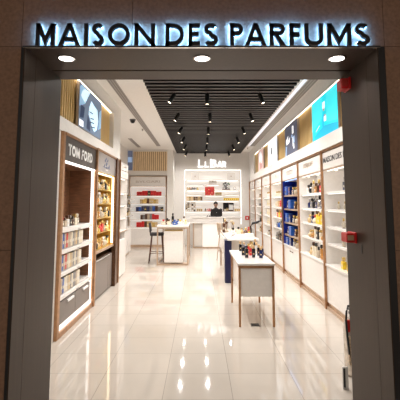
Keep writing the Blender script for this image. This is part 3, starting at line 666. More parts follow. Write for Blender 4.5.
# second: gold-lit cabinet
t = thing('display_cabinet', 'gold lit cabinet with silver header, full of gold bottles', 'cabinet', (-1.95, 7.6, 0))
Y0, Y1 = 6.70, 8.20
a = B(); a.box(-2.20, -2.15, Y0, 8.6, .05, 2.55, BRASS); a.box(-2.15, -1.76, Y0, Y0+.03, .82, 2.2, BRASS); a.box(-2.15, -1.76, Y1-.03, Y1, .82, 2.2, BRASS); a.box(-2.15, -1.78, Y0, Y1, 2.19, 2.53, BRONZE); a.box(-2.15, -1.80, Y0, Y1, .02, .68, BRONZE); a.box(-2.15, -1.765, Y0, Y1, .80, .84, BRASS); a.obj('carcass', t)
a = B(); a.box(-1.79, -1.70, Y1, 8.28, 0, 2.57, BRONZE, .004); a.box(-2.15, -1.72, 8.28, 8.56, 0, 2.54, BRONZE); a.box(-1.74, -1.70, 8.56, 8.60, 0, 2.58, COPPER, .003); a.obj('frame_post', t)
a = B(); a.box(-1.79, -1.71, Y0, 8.6, 2.54, 2.575, COPPER, .003); a.obj('top_rail', t)
a = B(); a.box(-1.79, -1.735, Y0+.03, 8.22, 2.20, 2.54, SILVER, .003); h = a.obj('header_panel', t)
a = B(); ink = mat('blue_ink', (.10, .14, .26), .4)
for (u, v, r) in ((7.30, 2.42, .035), (7.48, 2.44, .03), (7.40, 2.37, .045), (7.25, 2.33, .03), (7.60, 2.33, .04), (7.42, 2.31, .03), (7.36, 2.46, .022)):
    a.box(-1.735, -1.731, u-r, u+r, v-r*.6, v+r*.6, ink, rot=(.5, 0, 0))
a.box(-1.735, -1.731, 7.15, 7.68, 2.292, 2.305, ink); a.box(-1.735, -1.731, 7.32, 7.52, 2.245, 2.262, LETW); a.obj('header_emblem', h)
a = B(); a.box(-1.79, -1.755, Y1-.065, Y1-.035, .86, 2.17, LEDW); a.obj('light_strip', t)
a = B(); a.box(-1.79, -1.755, Y0+.035, Y0+.055, .86, 2.17, LEDW); a.obj('light_strip', t)
a = B(); a.box(-1.82, -1.79, Y0+.05, Y1-.07, 2.165, 2.185, LEDW); a.obj('light_strip', t)
for z in (1.90, 1.64, 1.38, 1.12):
    a = B(); a.box(-2.15, -1.80, Y0+.035, Y1-.035, z-.014, z, BRASS); a.obj('shelf', t)
a = B(); a.box(-1.80, -1.765, Y0+.02, 7.84, .03, .66, TAUPE, .003); d = a.obj('door', t)
a = B(); a.box(-1.765, -1.73, Y0+.10, 7.82, .655, .685, CHROME, .006); a.obj('door_handle', d)
a = B(); a.box(-1.80, -1.765, 7.85, 8.18, .03, .66, TAUPE, .003); a.obj('door', t)
a = B(); a.box(-1.79, -1.74, Y0, Y1, .79, .835, PALECOP, .003); a.obj('counter_ledge', t)
cols = [('gold', 'gold'), ('clear', 'gold'), ('black', 'gold'), ('amber', 'gold'), ('gold', 'black'), ('tan', 'gold'), ('clear', 'white'), ('gold', 'cream')]
for zi, (z, nm) in enumerate(((1.90, 'top shelf'), (1.64, 'second shelf'), (1.38, 'third shelf'), (1.12, 'fourth shelf'), (.84, 'base'))):
    its = []
    for i in range(9):
        c1, c2 = cols[(i*3+zi*5) % 8]
        if zi == 3 and i in (4, 5): c1, c2 = 'red', 'gold'
        if i == 1: c1, c2 = 'black', 'navy'
        kd = ['slim', 'square', 'round', 'ball'][(i+zi) % 4]
        its.append(Q(kd, .105, (.13, .17, .2, .19)[(i*7+zi) % 4] if z > 1 else .17, c1, c2))
    lrow(its, Y0+.10, Y1-.10, z, f'on {nm} of the gold lit cabinet', 'bottles gold lit cabinet '+nm)
    if z > 1: 
        its = [Q('square', .12, .15+.05*(i % 2), 'gold' if i % 2 else 'tan', 'gold') for i in range(8)]
        for i, it in enumerate(its):
            good('square', (-2.07, Y0+.14+(Y1-Y0-.28)*(i+.5)/8, z+.0008), it[1], .06, it[3], it[4], it[5], f"back-row {NM[it[4]]} bottle, {ORD[i]} from left on {nm} of gold lit cabinet", 'back row gold lit cabinet '+nm, PI/2, False)

# third: white end cabinet
t = thing('display_cabinet', 'narrow white shelf cabinet after the bronze post on the left', 'cabinet', (-1.95, 9.15, 0))
Y0, Y1 = 8.68, 9.62
a = B(); a.box(-2.20, -2.16, Y0, Y1, .02, 2.56, OPAL); a.box(-2.16, -1.75, Y0, Y0+.03, 1.03, 2.2, LACQ); a.box(-2.16, -1.76, Y0, Y1, 2.2, 2.56, LACQ); a.box(-2.16, -1.78, Y0, Y1, .02, .84, LACQ); a.box(-2.16, -1.78, Y0, Y0+.03, .84, 1.0, LACQ); a.box(-2.16, -1.78, Y1-.03, Y1, .84, 1.0, LACQ); a.box(-2.16, -1.75, Y1-.03, Y1, 1.03, 2.2, LACQ); a.obj('carcass', t)
a = B(); a.box(-1.76, -1.73, Y0+.01, Y1-.01, 2.38, 2.55, LACQ, .003); a.box(-1.76, -1.73, Y0+.01, Y1-.01, 2.21, 2.37, LACQ, .003); h = a.obj('header_panel', t)
a = B(); a.box(-1.73, -1.726, 9.0, 9.3, 2.45, 2.475, LETF); a.box(-1.73, -1.726, 8.95, 9.35, 2.28, 2.30, LETF); a.obj('header_emblem', h)
for z in (1.88, 1.60, 1.31):
    a = B(); a.box(-2.16, -1.77, Y0+.03, Y1-.03, z-.03, z, LACQ); s = a.obj('shelf', t)
    a = B(); a.box(-1.82, -1.805, Y0+.05, Y1-.05, z-.037, z-.031, LEDS); a.obj('shelf_light', s)
a = B(); a.box(-1.82, -1.80, Y0+.05, Y1-.05, 2.188, 2.198, LEDS); a.obj('niche_light', t)
a = B(); a.box(-2.16, -1.72, Y0, Y1, 1.0, 1.03, LACQ, .003); a.box(-1.722, -1.715, Y0, Y1, 1.005, 1.028, PALECOP); a.obj('counter_top', t)
a = B(); a.box(-1.78, -1.755, Y0+.01, Y1-.01, .06, .83, LACQ, .003); d = a.obj('door', t)
for z, nm, its in ((1.88, 'top shelf', [Q('carton', .1, .11, 'cream', 'tan'), Q('carton', .1, .10, 'cream', 'gold'), Q('carton', .1, .10, 'tan', 'cream')]),
                   (1.60, 'second shelf', [Q('square', .11, .14, 'black', 'grey'), Q('square', .11, .15, 'grey', 'black'), Q('square', .11, .15, 'black', 'brown')]),
                   (1.31, 'third shelf', [Q('round', .09, .12, 'tan', 'gold'), Q('round', .09, .12, 'cream', 'gold'), Q('round', .09, .12, 'cream', 'gold')]),
                   (1.03, 'counter', [Q('square', .10, .15, 'cream', 'gold'), Q('square', .11, .20, 'grey', 'silver'), Q('ball', .1, .14, 'tan', 'gold')]),
                   (.84, 'low open shelf', [Q('carton', .14, .13, 'black', 'grey'), Q('carton', .14, .13, 'grey', 'black'), Q('carton', .14, .12, 'brown', 'black')])):
    lrow(its, Y0+.08, Y1-.08, z, f'on {nm} of the narrow white cabinet', 'goods narrow white cabinet '+nm, x=-1.90)
# low white drawer unit further back
t = thing('drawer_unit', 'low white drawer unit against the recessed left wall', 'cabinet', (-2.5, 12.9, 0))
a = B(); a.box(-2.77, -2.33, 12.45, 13.6, .05, .86, LACQ, .004); a.obj('drawer_body', t)
a = B(); a.box(-2.77, -2.31, 12.43, 13.62, .86, .89, LACQ, .004); a.obj('worktop', t)
a = B(); a.box(-2.74, -2.36, 12.48, 13.57, 0, .05, PALECOP); a.obj('plinth', t)
for k in range(2):
    a = B(); a.box(-2.33, -2.315, 12.47+.57*k, 13.01+.57*k, .08, .83, LACQ, .003); a.obj('drawer', t)
row([Q('ball', .13, .16, 'tan', 'gold'), Q('ball', .13, .17, 'cream', 'gold'), Q('ball', .13, .16, 'tan', 'gold')], (-2.5, 12.6), (-2.5, 13.4), .89, PI/2, 'on the low drawer unit', 'bottles low drawer unit', parts=False)
for zi, z in enumerate((1.20, 1.50, 1.80)):   # wall shelves above the drawer unit
    a = B(); a.box(-2.779, -2.50, 12.4, 15.2, z-.03, z, LACQ, .003); o = a.obj('wall_shelf')
    nm = ['lowest', 'middle', 'highest'][zi]
    tag(o, f'{nm} white wall shelf in the recess left of the boxed goods', 'shelf', 'recess wall shelves')
    row([Q('square', .12, .15, 'cream', 'gold'), Q('square', .12, .14, 'tan', 'gold'), Q('square', .13, .16, ['tan', 'grey', 'black'][zi], 'black'), Q('square', .13, .16, ['cream', 'black', 'grey'][zi], 'gold')], (-2.64, 13.9), (-2.64, 15.1), z, PI/2, f'on {nm} recess wall shelf', f'bottles {nm} recess shelf', parts=False)

# ------------------------------------------------------------------ back cabinet with boxed goods
t = thing('wall_cabinet', 'white back wall cabinet with rows of red and blue boxes', 'cabinet', (-1.99, 15.5, 0))
X0, X1 = -2.70, -1.28
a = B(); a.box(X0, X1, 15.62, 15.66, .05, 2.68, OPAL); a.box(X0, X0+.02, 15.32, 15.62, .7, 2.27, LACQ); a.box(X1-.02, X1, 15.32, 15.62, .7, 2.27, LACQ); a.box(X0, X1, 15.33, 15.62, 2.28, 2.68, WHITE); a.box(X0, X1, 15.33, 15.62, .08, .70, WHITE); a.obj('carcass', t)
a = B(); a.box(X0+.03, X1-.03, 15.30, 15.33, 2.29, 2.65, LACQ, .003); h = a.obj('header_panel', t)
text_mesh('BVLGARI', .085, MB(-1.99, 15.299, 2.42), LETF, extrude=.004, width=.92, name='header_lettering', parent=h)
a = B(); a.box(X0, X0+.025, 15.28, 15.33, 0, 2.68, PALECOP); a.obj('frame_post', t)
a = B(); a.box(X1-.025, X1, 15.28, 15.33, 0, 2.68, COPPER); a.obj('frame_post', t)
a = B(); a.box(X0+.025, X1-.025, 15.28, 15.33, 2.655, 2.68, PALECOP); a.box(X0+.025, X1-.025, 15.29, 15.33, 2.27, 2.288, PALECOP); a.obj('top_rail', t)
a = B(); a.box(X0+.03, X1-.03, 15.305, 15.33, .09, .68, LACQ, .003); a.obj('door', t)
a = B(); a.box(X0+.02, X1-.02, 15.29, 15.34, 0, .085, PALECOP); a.obj('plinth', t)
bz = (1.93, 1.63, 1.33, 1.03, .74)
for z in bz:
    a = B(); a.box(X0+.02, X1-.02, 15.34, 15.62, z-.03, z, LACQ); s = a.obj('shelf', t)
    a = B(); a.box(X0+.06, X1-.06, 15.37, 15.385, z-.037, z-.031, LEDS); a.obj('shelf_light', s)
a = B(); a.box(X0+.06, X1-.06, 15.37, 15.39, 2.262, 2.269, LEDS); a.obj('niche_light', t)
spec = [('top shelf', 'red red red red black red red red red'.split(), -2.43, -1.48, .15), ('second shelf', 'tan gold gold brown tan tan gold tan'.split(), -2.30, -1.60, .16),
        ('third shelf', 'navy blue navy black navy grey blue brown grey black'.split(), -2.45, -1.40, .17), ('fourth shelf', 'brown grey brown beige grey red red red'.split(), -2.27, -1.57, .17), ('ledge', 'red red red brown tan tan gold tan'.split(), -2.42, -1.62, .18)]
for (nm, cs, xa, xb, hh), z in zip(spec, bz):
    n = len(cs); ww = (xb-xa)/n
    row([('carton', ww*.97, .09, hh+(.035 if 1 < i < n-2 else 0), c, {'red': 'red', 'navy': 'navy', 'black': 'gold', 'tan': 'cream'}.get(c, c)) for i, c in enumerate(cs)], (xa, 15.43), (xb, 15.43), z, 0, f'on {nm} of the back wall cabinet', 'boxes back wall cabinet '+nm, parts=False)

# ------------------------------------------------------------------ bar niche
FL = emis('led_frame', (1.0, .95, .9), 2.2)
t = thing('niche_shelving', 'white lit shelving in the niche behind the cash desk', 'shelving', (.515, 16.3, .8))
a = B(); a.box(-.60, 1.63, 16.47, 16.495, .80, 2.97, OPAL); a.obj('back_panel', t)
for z in (2.60, 2.18, 1.75, 1.32):
    a = B(); a.box(-.60, 1.63, 16.18, 16.47, z-.04, z, LACQ, .003); s = a.obj('shelf', t)
    a = B(); a.box(-.52, 1.55, 16.40, 16.43, z-.055, z-.041, LEDS); a.obj('shelf_light', s)
for (x0, x1, z) in ((-.60, .18, 2.38), (.22, .82, 2.40), (.18, .98, 1.955), (-.6, .1, 1.99), (1.0, 1.63, 1.99), (.18, .62, 1.54), (1.02, 1.63, 1.53), (-.6, .1, 1.54)):
    if x1-x0 > 0.5:
        a = B(); a.box(x0, x1, 16.13 if z == 1.955 else 16.30, 16.47, z-.03, z, LACQ, .003); s = a.obj('step_shelf', t)
        a = B(); a.box(x0+.05, x1-.05, 16.43, 16.44, z-.04, z-.031, LEDS); a.obj('shelf_light', s)
a = B(); a.box(-.60, 1.63, 16.12, 16.47, .81, 1.02, LACQ, .004); a.obj('base_cabinet', t)
a = B(); a.box(-.616, -.606, 16.11, 16.16, .82, 2.97, FL); a.box(1.636, 1.646, 16.11, 16.16, .82, 2.97, FL); a.box(-.60, 1.63, 16.11, 16.16, 2.966, 2.976, FL); a.obj('frame_light', t)
for x, z, l in ((-.20, 2.60, 'left'), (1.26, 2.60, 'right'), (.52, 2.40, 'middle')):
    a = B(); a.box(x-.16, x+.16, 16.19 if z > 2.5 else 16.31, 16.30 if z > 2.5 else 16.38, z+.001, z+.26 if z > 2.5 else z+.15, LACQ, .006); a.box(x-.015, x+.015, (16.185 if z > 2.5 else 16.305), 16.192 if z > 2.5 else 16.31, z+.10, z+.15, LETG)
    tag(a.obj('display_box'), f'white display box with tiny emblem on upper niche shelves, {l} of the three', 'box', 'white niche display boxes')
# pictures
def picture(x0, x1, z0, y, base, pats, label, hh):
    t = thing('framed_picture', label, 'picture', ((x0+x1)/2, y, z0))
    a = B(); a.box(x0, x1, y, y+.025, z0, z0+hh, base, .003); a.obj('picture_board', t)
    a = B()
    for m, u0, v0, u1, v1 in pats: a.box(x0+(x1-x0)*u0, x0+(x1-x0)*u1, y-.003, y, z0+hh*v0, z0+hh*v1, m)
    a.obj('picture_print', t)
rr = random.Random(3)
pt = [(C[rr.choice(['black', 'white', 'grey', 'white', 'black'])], i/5+.01, j/5+.01, i/5+rr.uniform(.1, .2), j/5+rr.uniform(.1, .2)) for i in range(5) for j in range(5)]
picture(-.58, -.18, 1.322, 16.24, C['beige'], pt, 'black and white patterned picture at left of the niche', .36)
pt = [(C[rr.choice(['gold', 'brown', 'tan', 'amber'])], i/6+.02, j/5+.03, i/6+.13, j/5+.15) for i in range(6) for j in range(5) if (i+j) % 2]
picture(.20, .58, 1.957, 16.145, REDC, pt, 'red patterned picture in the middle of the niche', .34)
picture(.93, 1.36, 1.322, 16.24, C['brown'], [(C['black'], .02, .3, .5, .98), (C['white'], .55, .15, .95, .8), (C['tan'], .28, .05, .5, .45), (C['black'], .6, .75, .98, .98), (C['cream'], .1, .02, .3, .25)], 'dark photo print of people at right of the niche', .34)
rN = lambda its, xa, xb, y, z, pl, gr: row(its, (xa, y), (xb, y), z, 0, pl, gr, parts=False)
rN([Q('square', .06, .10, c, d) for c, d in (('tan', 'gold'), ('amber', 'gold'), ('brown', 'red'), ('black', 'black'), ('navy', 'silver'), ('grey', 'black'), ('yellow', 'gold'))], -.53, -.06, 16.24, 2.181, 'on the upper left niche shelf', 'small bottles upper left niche')
rN([Q('carton', .085, .15, c, d) for c, d in (('tan', 'white'), ('gold', 'cream'), ('tan', 'cream'), ('brown', 'gold'), ('brown', 'tan'), ('tan', 'brown'), ('brown', 'gold'))], -.55, .10, 16.24, 1.751, 'on left niche shelf above patterned picture', 'boxes left niche shelf')
rN([Q('carton', .07, .10, 'tan', 'brown') for _ in range(3)], -.14, .10, 16.22, 1.321, 'beside the black and white picture', 'tan boxes beside the picture')
rN([Q('carton', .06, .12, 'gold', 'cream') for _ in range(4)], .62, .88, 16.36, 1.956, 'beside the red patterned picture', 'gold boxes beside the red picture')
rN([Q('carton', .07, .10, 'yellow', 'gold') for _ in range(8)], .95, 1.58, 16.24, 1.751, 'on right niche shelf above the photo print', 'yellow boxes right niche shelf')
rN([Q('carton', .06, .09, 'gold', 'tan') for _ in range(3)], 1.38, 1.61, 16.22, 1.321, 'beside the dark photo print', 'gold boxes beside the photo print')
rN([Q('square', .06, .14, 'black', 'silver'), Q('square', .07, .10, 'pink', 'red'), Q('square', .07, .12, 'red', 'red'), Q('square', .07, .12, 'red', 'brown')], .18, .48, 16.24, 1.321, 'on middle niche shelf left of the shopkeeper', 'bottles left of the shopkeeper')
rN([Q('square', .07, .12, 'red', 'brown')], .80, .88, 16.24, 1.321, 'niche shelf right of the shopkeeper', 'bottle right of the shopkeeper')
# flower arrangement
t = thing('flower_arrangement', 'dark sculptural flower arrangement on the upper right niche shelf', 'flowers', (1.06, 16.3, 2.18))
a = B(); a.box(.90, 1.22, 16.24, 16.34, 2.181, 2.22, C['brown'], .005); a.obj('tray', t)
a = B(); a.lathe([(.04, 2.22), (.06, 2.26), (.03, 2.33), (.035, 2.36)], (1.06, 16.29, 0), C['grey'], 12); a.obj('vase', t)
a = B()
for (dx, dz, r) in ((-.10, .24, .05), (-.02, .28, .055), (.09, .27, .045), (.13, .22, .04), (-.07, .16, .04), (.04, .2, .05), (-.12, .08, .03), (.12, .07, .03)):
    a.lathe([(.001, -r*.7), (r*.8, -r*.4), (r, 0), (r*.6, r*.5), (.001, r*.6)], (1.06+dx, 16.29, 2.18+dz), C['black'] if dx < .05 else C['green'], 8)
    a.tube([(1.06, 16.29, 2.33), (1.06+dx*.6, 16.29, 2.18+dz*.8+.02), (1.06+dx, 16.29, 2.18+dz)], .006, C['green'], 5)
a.obj('flower_heads', t)
a = B(); a.lathe([(.05, 0), (.062, .0), (.062, .015), (.05, .015), (.05, 0)], (1.40, 16.22, 2.245), GREY, 16, M=Euler((PI/2, 0, 0)).to_matrix().to_4x4()); a.box(1.37, 1.43, 16.20, 16.24, 2.1805, 2.19, GREY); tag(a.obj('ring_ornament'), 'small grey ring ornament right of the dark flowers', 'ornament')
# LL BAR sign
t = thing('bar_sign', 'glowing white lettering above the lit niche on back wall', 'sign', (.48, 16.1, 3.08))
for ch, xa, xb, hh in (('L', -.065, .13, .30), ('L', .20, .345, .225), ('B', .43, .67, .30), ('A', .70, .885, .225), ('R', .90, 1.055, .225)):
    M = MB((xa+xb)/2, 16.098, 3.09)
    letter(ch, xb-xa, hh, .045 if hh > .25 else .034, M, .03, GLOWLET, 'sign_letter', t)
a = B(); a.box(1.80, 1.96, 16.08, 16.1, .98, 1.14, REDM, .004); a.box(1.85, 1.91, 16.075, 16.08, 1.02, 1.10, C['white']); tag(a.obj('fire_call_sign'), 'small red and white fire sign on the back wall beside the niche', 'sign')

# ------------------------------------------------------------------ cash desk
t = thing('cash_desk', 'white cash desk with copper frame at the back of the shop', 'desk', (.6, 15.3, 0))
a = B(); a.box(-.30, 1.5, 15.20, 15.50, 0, 1.09, LACQ, .004); a.obj('desk_body', t)
a = B(); a.box(-.36, 1.56, 15.16, 15.54, 1.09, 1.13, LACQ, .004); a.obj('raised_counter', t)
a = B(); a.box(-.42, 1.0, 14.98, 15.18, .90, .94, LACQ, .004); a.obj('front_counter', t)
a = B(); a.box(.09, .72, 15.02, 15.16, .04, .895, emis('desk_front', (1, .96, .92), .25, (.85, .82, .78)), .004); a.obj('front_panel', t)
a = B(); a.box(-.26, -.22, 15.0, 15.04, 0, .90, PALECOP); a.box(-.22, .95, 15.0, 15.04, 0, .04, PALECOP); a.box(.95, .99, 15.0, 15.04, 0, .90, PALECOP); a.obj('desk_frame', t)
a = B(); a.box(-.22, .08, 15.09, 15.16, .05, .89, PANEL); a.obj('side_panel', t)
t = thing('desk_monitor', 'black computer screen seen from behind on the cash desk', 'monitor', (.63, 15.25, 1.13))
a = B(); a.box(.42, .84, 15.22, 15.24, 1.155, 1.425, BLACK, .006); a.obj('screen_back', t)
a = B(); a.box(.60, .66, 15.24, 15.29, 1.14, 1.24, BLACK); a.box(.54, .72, 15.22, 15.34, 1.131, 1.142, BLACK); a.obj('monitor_stand', t)
a = B(); a.lathe([(.009, 0), (.009, .004)], (.63, 15.219, 1.29), LETW, 12, M=Euler((PI/2, 0, 0)).to_matrix().to_4x4()); a.obj('monitor_emblem', t)
rN2 = rN
rN([Q('round', .06, .06, 'grey', 'silver'), Q('round', .06, .05, 'black', 'silver')], .24, .40, 15.3, 1.131, 'on the cash desk left of the monitor', 'small objects on the cash desk')

# ------------------------------------------------------------------ shopkeeper behind the desk
def skin_obj(name, verts, edges, radii, m, parent, sub=2, root=0):
    me = bpy.data.meshes.new(name); me.from_pydata(verts, edges, []); me.update()
    o = bpy.data.objects.new(name, me); COL.objects.link(o); o.parent = parent
    md = o.modifiers.new('s', 'SKIN'); md.use_smooth_shade = True
    for i, r in enumerate(radii):
        v = me.skin_vertices[0].data[i] if me.skin_vertices else None
        if v: v.radius = (r, r) if not isinstance(r, tuple) else r; v.use_root = (i == root)
    sb = o.modifiers.new('d', 'SUBSURF'); sb.levels = sub; sb.render_levels = sub
    me.materials.append(m); return o
person = thing('person', 'person with short black hair in black clothes standing behind the cash desk monitor', 'person', (.62, 15.90, 0))
def add_skin(name, verts, edges, radii, m, parent, root=0, sub=2):
    me = bpy.data.meshes.new(name); me.from_pydata(verts, edges, []); me.update()
    o = bpy.data.objects.new(name, me); COL.objects.link(o)
    md = o.modifiers.new('s', 'SKIN')
    if not me.skin_vertices:
        bm = bmesh.new(); bm.from_mesh(me); bm.verts.layers.skin.verify(); bm.to_mesh(me); bm.free()
    for i, r in enumerate(radii):
        v = me.skin_vertices[0].data[i]; v.radius = r if isinstance(r, tuple) else (r, r); v.use_root = (i == root)
    md.use_smooth_shade = True
    sb = o.modifiers.new('d', 'SUBSURF'); sb.levels = sub; sb.render_levels = sub
    dg = bpy.context.evaluated_depsgraph_get(); dg.update()
    nm = bpy.data.meshes.new_from_object(o.evaluated_get(dg)); bpy.data.objects.remove(o)
    nm.materials.clear(); nm.materials.append(m)
    o2 = bpy.data.objects.new(name, nm); COL.objects.link(o2); o2.parent = parent
    return o2
Vb = [(0, 0, .92), (0, 0, 1.08), (0, 0, 1.25), (0, .0, 1.37), (0, 0, 1.44), (0, -.01, 1.50),
      (.15, 0, 1.35), (.17, -.02, 1.10), (.16, -.16, .98), (.10, -.21, 1.13), (-.15, 0, 1.35), (-.17, -.02, 1.10), (-.16, -.16, .98), (-.10, -.21, 1.13),
      (.09, 0, .86), (.10, 0, .48), (.10, .02, .08), (.10, -.10, .04), (-.09, 0, .86), (-.10, 0, .48), (-.10, .02, .08), (-.10, -.10, .04)]
Eb = [(0, 1), (1, 2), (2, 3), (3, 4), (4, 5), (3, 6), (6, 7), (7, 8), (3, 10), (10, 11), (11, 12), (0, 14), (14, 15), (15, 16), (16, 17), (0, 18), (18, 19), (19, 20), (20, 21)]
Vb2 = [v for i, v in enumerate(Vb) if i not in (9, 13)]
mp = {}; j = 0
for i in range(len(Vb)):
    if i not in (9, 13): mp[i] = j; j += 1
Rb = {0: (.15, .11), 1: (.13, .10), 2: (.15, .11), 3: (.13, .09), 4: (.055, .055), 5: (.05, .05), 6: .062, 7: .045, 8: .032, 10: .062, 11: .045, 12: .032, 14: .09, 15: .06, 16: .042, 17: .035, 18: .09, 19: .06, 20: .042, 21: .035}
add_skin('clothed_body', Vb2, [(mp[a], mp[b_]) for a, b_ in Eb], [Rb[i] for i in range(len(Vb)) if i not in (9, 13)], CLOTH, person)
def ell(name, c, r, m, parent, n=16, cut=None):
    bm = bmesh.new(); bmesh.ops.create_uvsphere(bm, u_segments=n, v_segments=n, radius=1)
    for v in bm.verts:
        v.co = Vector((v.co.x*r[0], v.co.y*r[1], v.co.z*r[2]))
        if v.co.z < 0 and cut is None: v.co.x *= 1+v.co.z*1.6
    b = B(); W = world(parent); b.add(bm, Matrix.Translation(W+Vector(c)), m, True)
    return b
hb = ell('head', (0, -.02, 1.585), (.076, .092, .112), SKIN, person)
W = world(person)
hb.lathe([(.05, 1.43), (.045, 1.53)], (W.x, W.y, 0), SKIN, 12)
hb.tube([(W.x, W.y-.108, 1.60), (W.x, W.y-.125, 1.575), (W.x, W.y-.105, 1.56)], [.008, .013, .006], SKIN)
for s in (-1, 1): hb.lathe([(.001, -.006), (.014, 0), (.02, .006), (.014, .012)], (W.x+s*.078, W.y, 1.58), SKIN, 8, M=Euler((0, s*PI/2, 0)).to_matrix().to_4x4())
hd = hb.obj('head', person)
a = B()
for s in (-1, 1): a.box(W.x+s*.03-.012, W.x+s*.03+.012, W.y-.109, W.y-.102, 1.596, 1.604, HAIR); a.box(W.x+s*.03-.017, W.x+s*.03+.017, W.y-.108, W.y-.100, 1.618, 1.623, HAIR)
a.obj('eyes', hd)
a = B(); a.box(W.x-.02, W.x+.02, W.y-.106, W.y-.100, 1.530, 1.537, mat('lips', (.35, .12, .10), .5)); a.obj('mouth', hd)
bm = bmesh.new(); bmesh.ops.create_uvsphere(bm, u_segments=18, v_segments=14, radius=1)
for v in bm.verts: v.co = Vector((v.co.x*.086, v.co.y*.10, v.co.z*.085))
bmesh.ops.bisect_plane(bm, geom=bm.verts[:]+bm.edges[:]+bm.faces[:], plane_co=(0, 0, -.012), plane_no=(0, .45, -1), clear_outer=True)
b = B(); b.add(bm, Matrix.Translation(W+Vector((0, -.008, 1.625))), HAIR, True); b.obj('hair', hd)
for s in (-1, 1):    # hands resting behind the monitor
    V = [(0, 0, 0), (s*-.01, -.05, -.005)]; E2 = [(0, 1)]; R2 = [(.026, .016), (.034, .014)]
    for f in range(4):
        bx = s*-.01+(-.027+.018*f); L = (.075, .085, .08, .06)[f if s > 0 else 3-f]
        i0 = len(V); V += [(bx, -.06, -.006), (bx*1.1, -.06-L*.5, -.008), (bx*1.1, -.06-L, -.022)]; E2 += [(1, i0), (i0, i0+1), (i0+1, i0+2)]; R2 += [.009, .0085, .007]
    i0 = len(V); V += [(-s*.035, -.03, -.004), (-s*.055, -.06, -.008), (-s*.058, -.085, -.014)]; E2 += [(0, i0), (i0, i0+1), (i0+1, i0+2)]; R2 += [.011, .010, .008]
    V = [(x+s*.16, y-.17, z+.99) for x, y, z in V]
    add_skin('hand', V, E2, R2, SKIN, person, sub=1)

# ------------------------------------------------------------------ display tables
# front table
t = thing('display_table', 'nearest narrow display table with copper legs and black bottles on top', 'table', (.765, 6.3, 0))
tx0, tx1, ty0, ty1, tz = .51, 1.02, 5.55, 7.08, .835
a = B(); a.box(tx0, tx1, ty0, ty1, tz-.03, tz, LACQ, .004); a.obj('table_top', t)
a = B(); a.box(tx0+.015, tx1-.015, ty0+.01, ty0+.03, tz-.065, tz-.031, COPPER); a.box(tx0+.015, tx1-.015, ty1-.03, ty1-.01, tz-.065, tz-.031, COPPER); a.box(tx0+.01, tx0+.03, ty0+.03, ty1-.03, tz-.05, tz-.031, COPPER); a.box(tx1-.03, tx1-.01, ty0+.03, ty1-.03, tz-.05, tz-.031, COPPER); a.obj('apron_rail', t)
a = B(); a.box(tx0+.04, tx1-.04, ty0+.03, ty1-.03, .39, tz-.07, LACQ, .004); a.obj('storage_box', t)
for x in (tx0+.012, tx1-.042):
    for y in (ty0+.01, ty1-.20):
        a = B(); a.box(x, x+.03, y, y+.03, 0, tz-.05, COPPER, .002); a.obj('leg', t)
a = B(); a.box(tx0+.012, tx0+.12, ty1-.198, ty1-.180, .36, .385, BRONZE); a.obj('cable_tray', t)
# bottles
bt = [(239.5, 6.95, 'black', 'wood', .16), (242.3, 6.40, 'black', 'grey', .17), (243, 6.72, 'navy', 'wood', .16), (245.5, 6.12, 'black', 'black', .185), (247.5, 6.62, 'red', 'gold', .16), (249.5, 6.40, 'red', 'wood', .15), (252.3, 6.15, 'black', 'wood', .18), (250.8, 6.85, 'tan', 'gold', .17), (254, 6.9, 'black', 'wood', .21), (255.2, 6.6, 'white', 'wood', .18), (257.3, 6.35, 'black', 'wood', .17), (259.3, 6.10, 'navy', 'wood', .16), (260.4, 6.35, 'navy', 'wood', .15)]
for i, (px, y, c1, c2, h) in enumerate(sorted(bt, key=lambda q: q[0])):
    x = round((px-200)/400*y*1.005, 3)
    good('slim', (x, y, tz+.0008), .05, .04, h, c1, c2, f"tall {NM[c1]} perfume bottle, {ORD[i]} from left on the nearest display table", 'bottles on the nearest table')
a = B(); a.box(.69, .81, 5.60, 5.72, .0005, .006, GREY, .002); a.box(.70, .80, 5.61, 5.65, .006, .010, BLACK); a.box(.70, .80, 5.67, 5.70, .006, .010, BLACK); tag(a.obj('floor_socket'), 'small dark metal floor socket plate under the nearest table', 'floor socket')

# second table with navy panel
t = thing('display_table', 'white topped display table with navy blue end panel', 'table', (.9, 9.6, 0))
a = B(); a.box(.565, 1.22, 8.40, 11.0, .875, .91, LACQ, .005); a.obj('table_top', t)
a = B(); a.box(.52, .66, 8.52, 8.80, 0, .872, NAVY, .004); a.obj('navy_panel', t)
a = B(); a.box(.665, .95, 8.62, 10.85, .60, .873, PANEL, .004); a.box(.53, .56, 8.85, 10.9, .50, .86, LACQ); a.obj('drawer_box', t)
for (x, y) in ((1.16, 8.5), (1.16, 10.85), (.56, 10.85)):
    a = B(); a.box(x-.018, x+.018, y, y+.035, 0, .873, PALECOP); a.obj('leg', t)
T2 = .91
# goods on it
t = thing('flower_tray', 'raised tan display tray with small flowers on the navy panel table', 'tray', (.72, 10.6, T2))
a = B(); a.box(.585, .95, 10.30, 10.85, T2+.001, T2+.05, C['beige'], .005); a.obj('tray_base', t)
a = B()
for (dx, dy, h, c) in ((-.08, 0, .30, 'tan'), (-.03, .05, .22, 'brown'), (.10, .0, .26, 'beige'), (.14, .06, .2, 'tan')):
    a.tube([(.72+dx, 10.5+dy, T2+.05), (.72+dx+.02, 10.5+dy, T2+.05+h*.6), (.72+dx, 10.5+dy, T2+.05+h*.8)], .008, C['brown'], 5)
    a.lathe([(.001, -.04), (.035, -.02), (.045, .01), (.025, .04), (.001, .045)], (.72+dx, 10.5+dy, T2+.05+h*.8), C[c], 9)
a.obj('flowers', t)
good('square', (.60, 10.22, T2), .06, .05, .36, 'brown', 'black', 'tall dark brown perfume bottle at far left of the navy panel table', 'bottles on navy panel table')
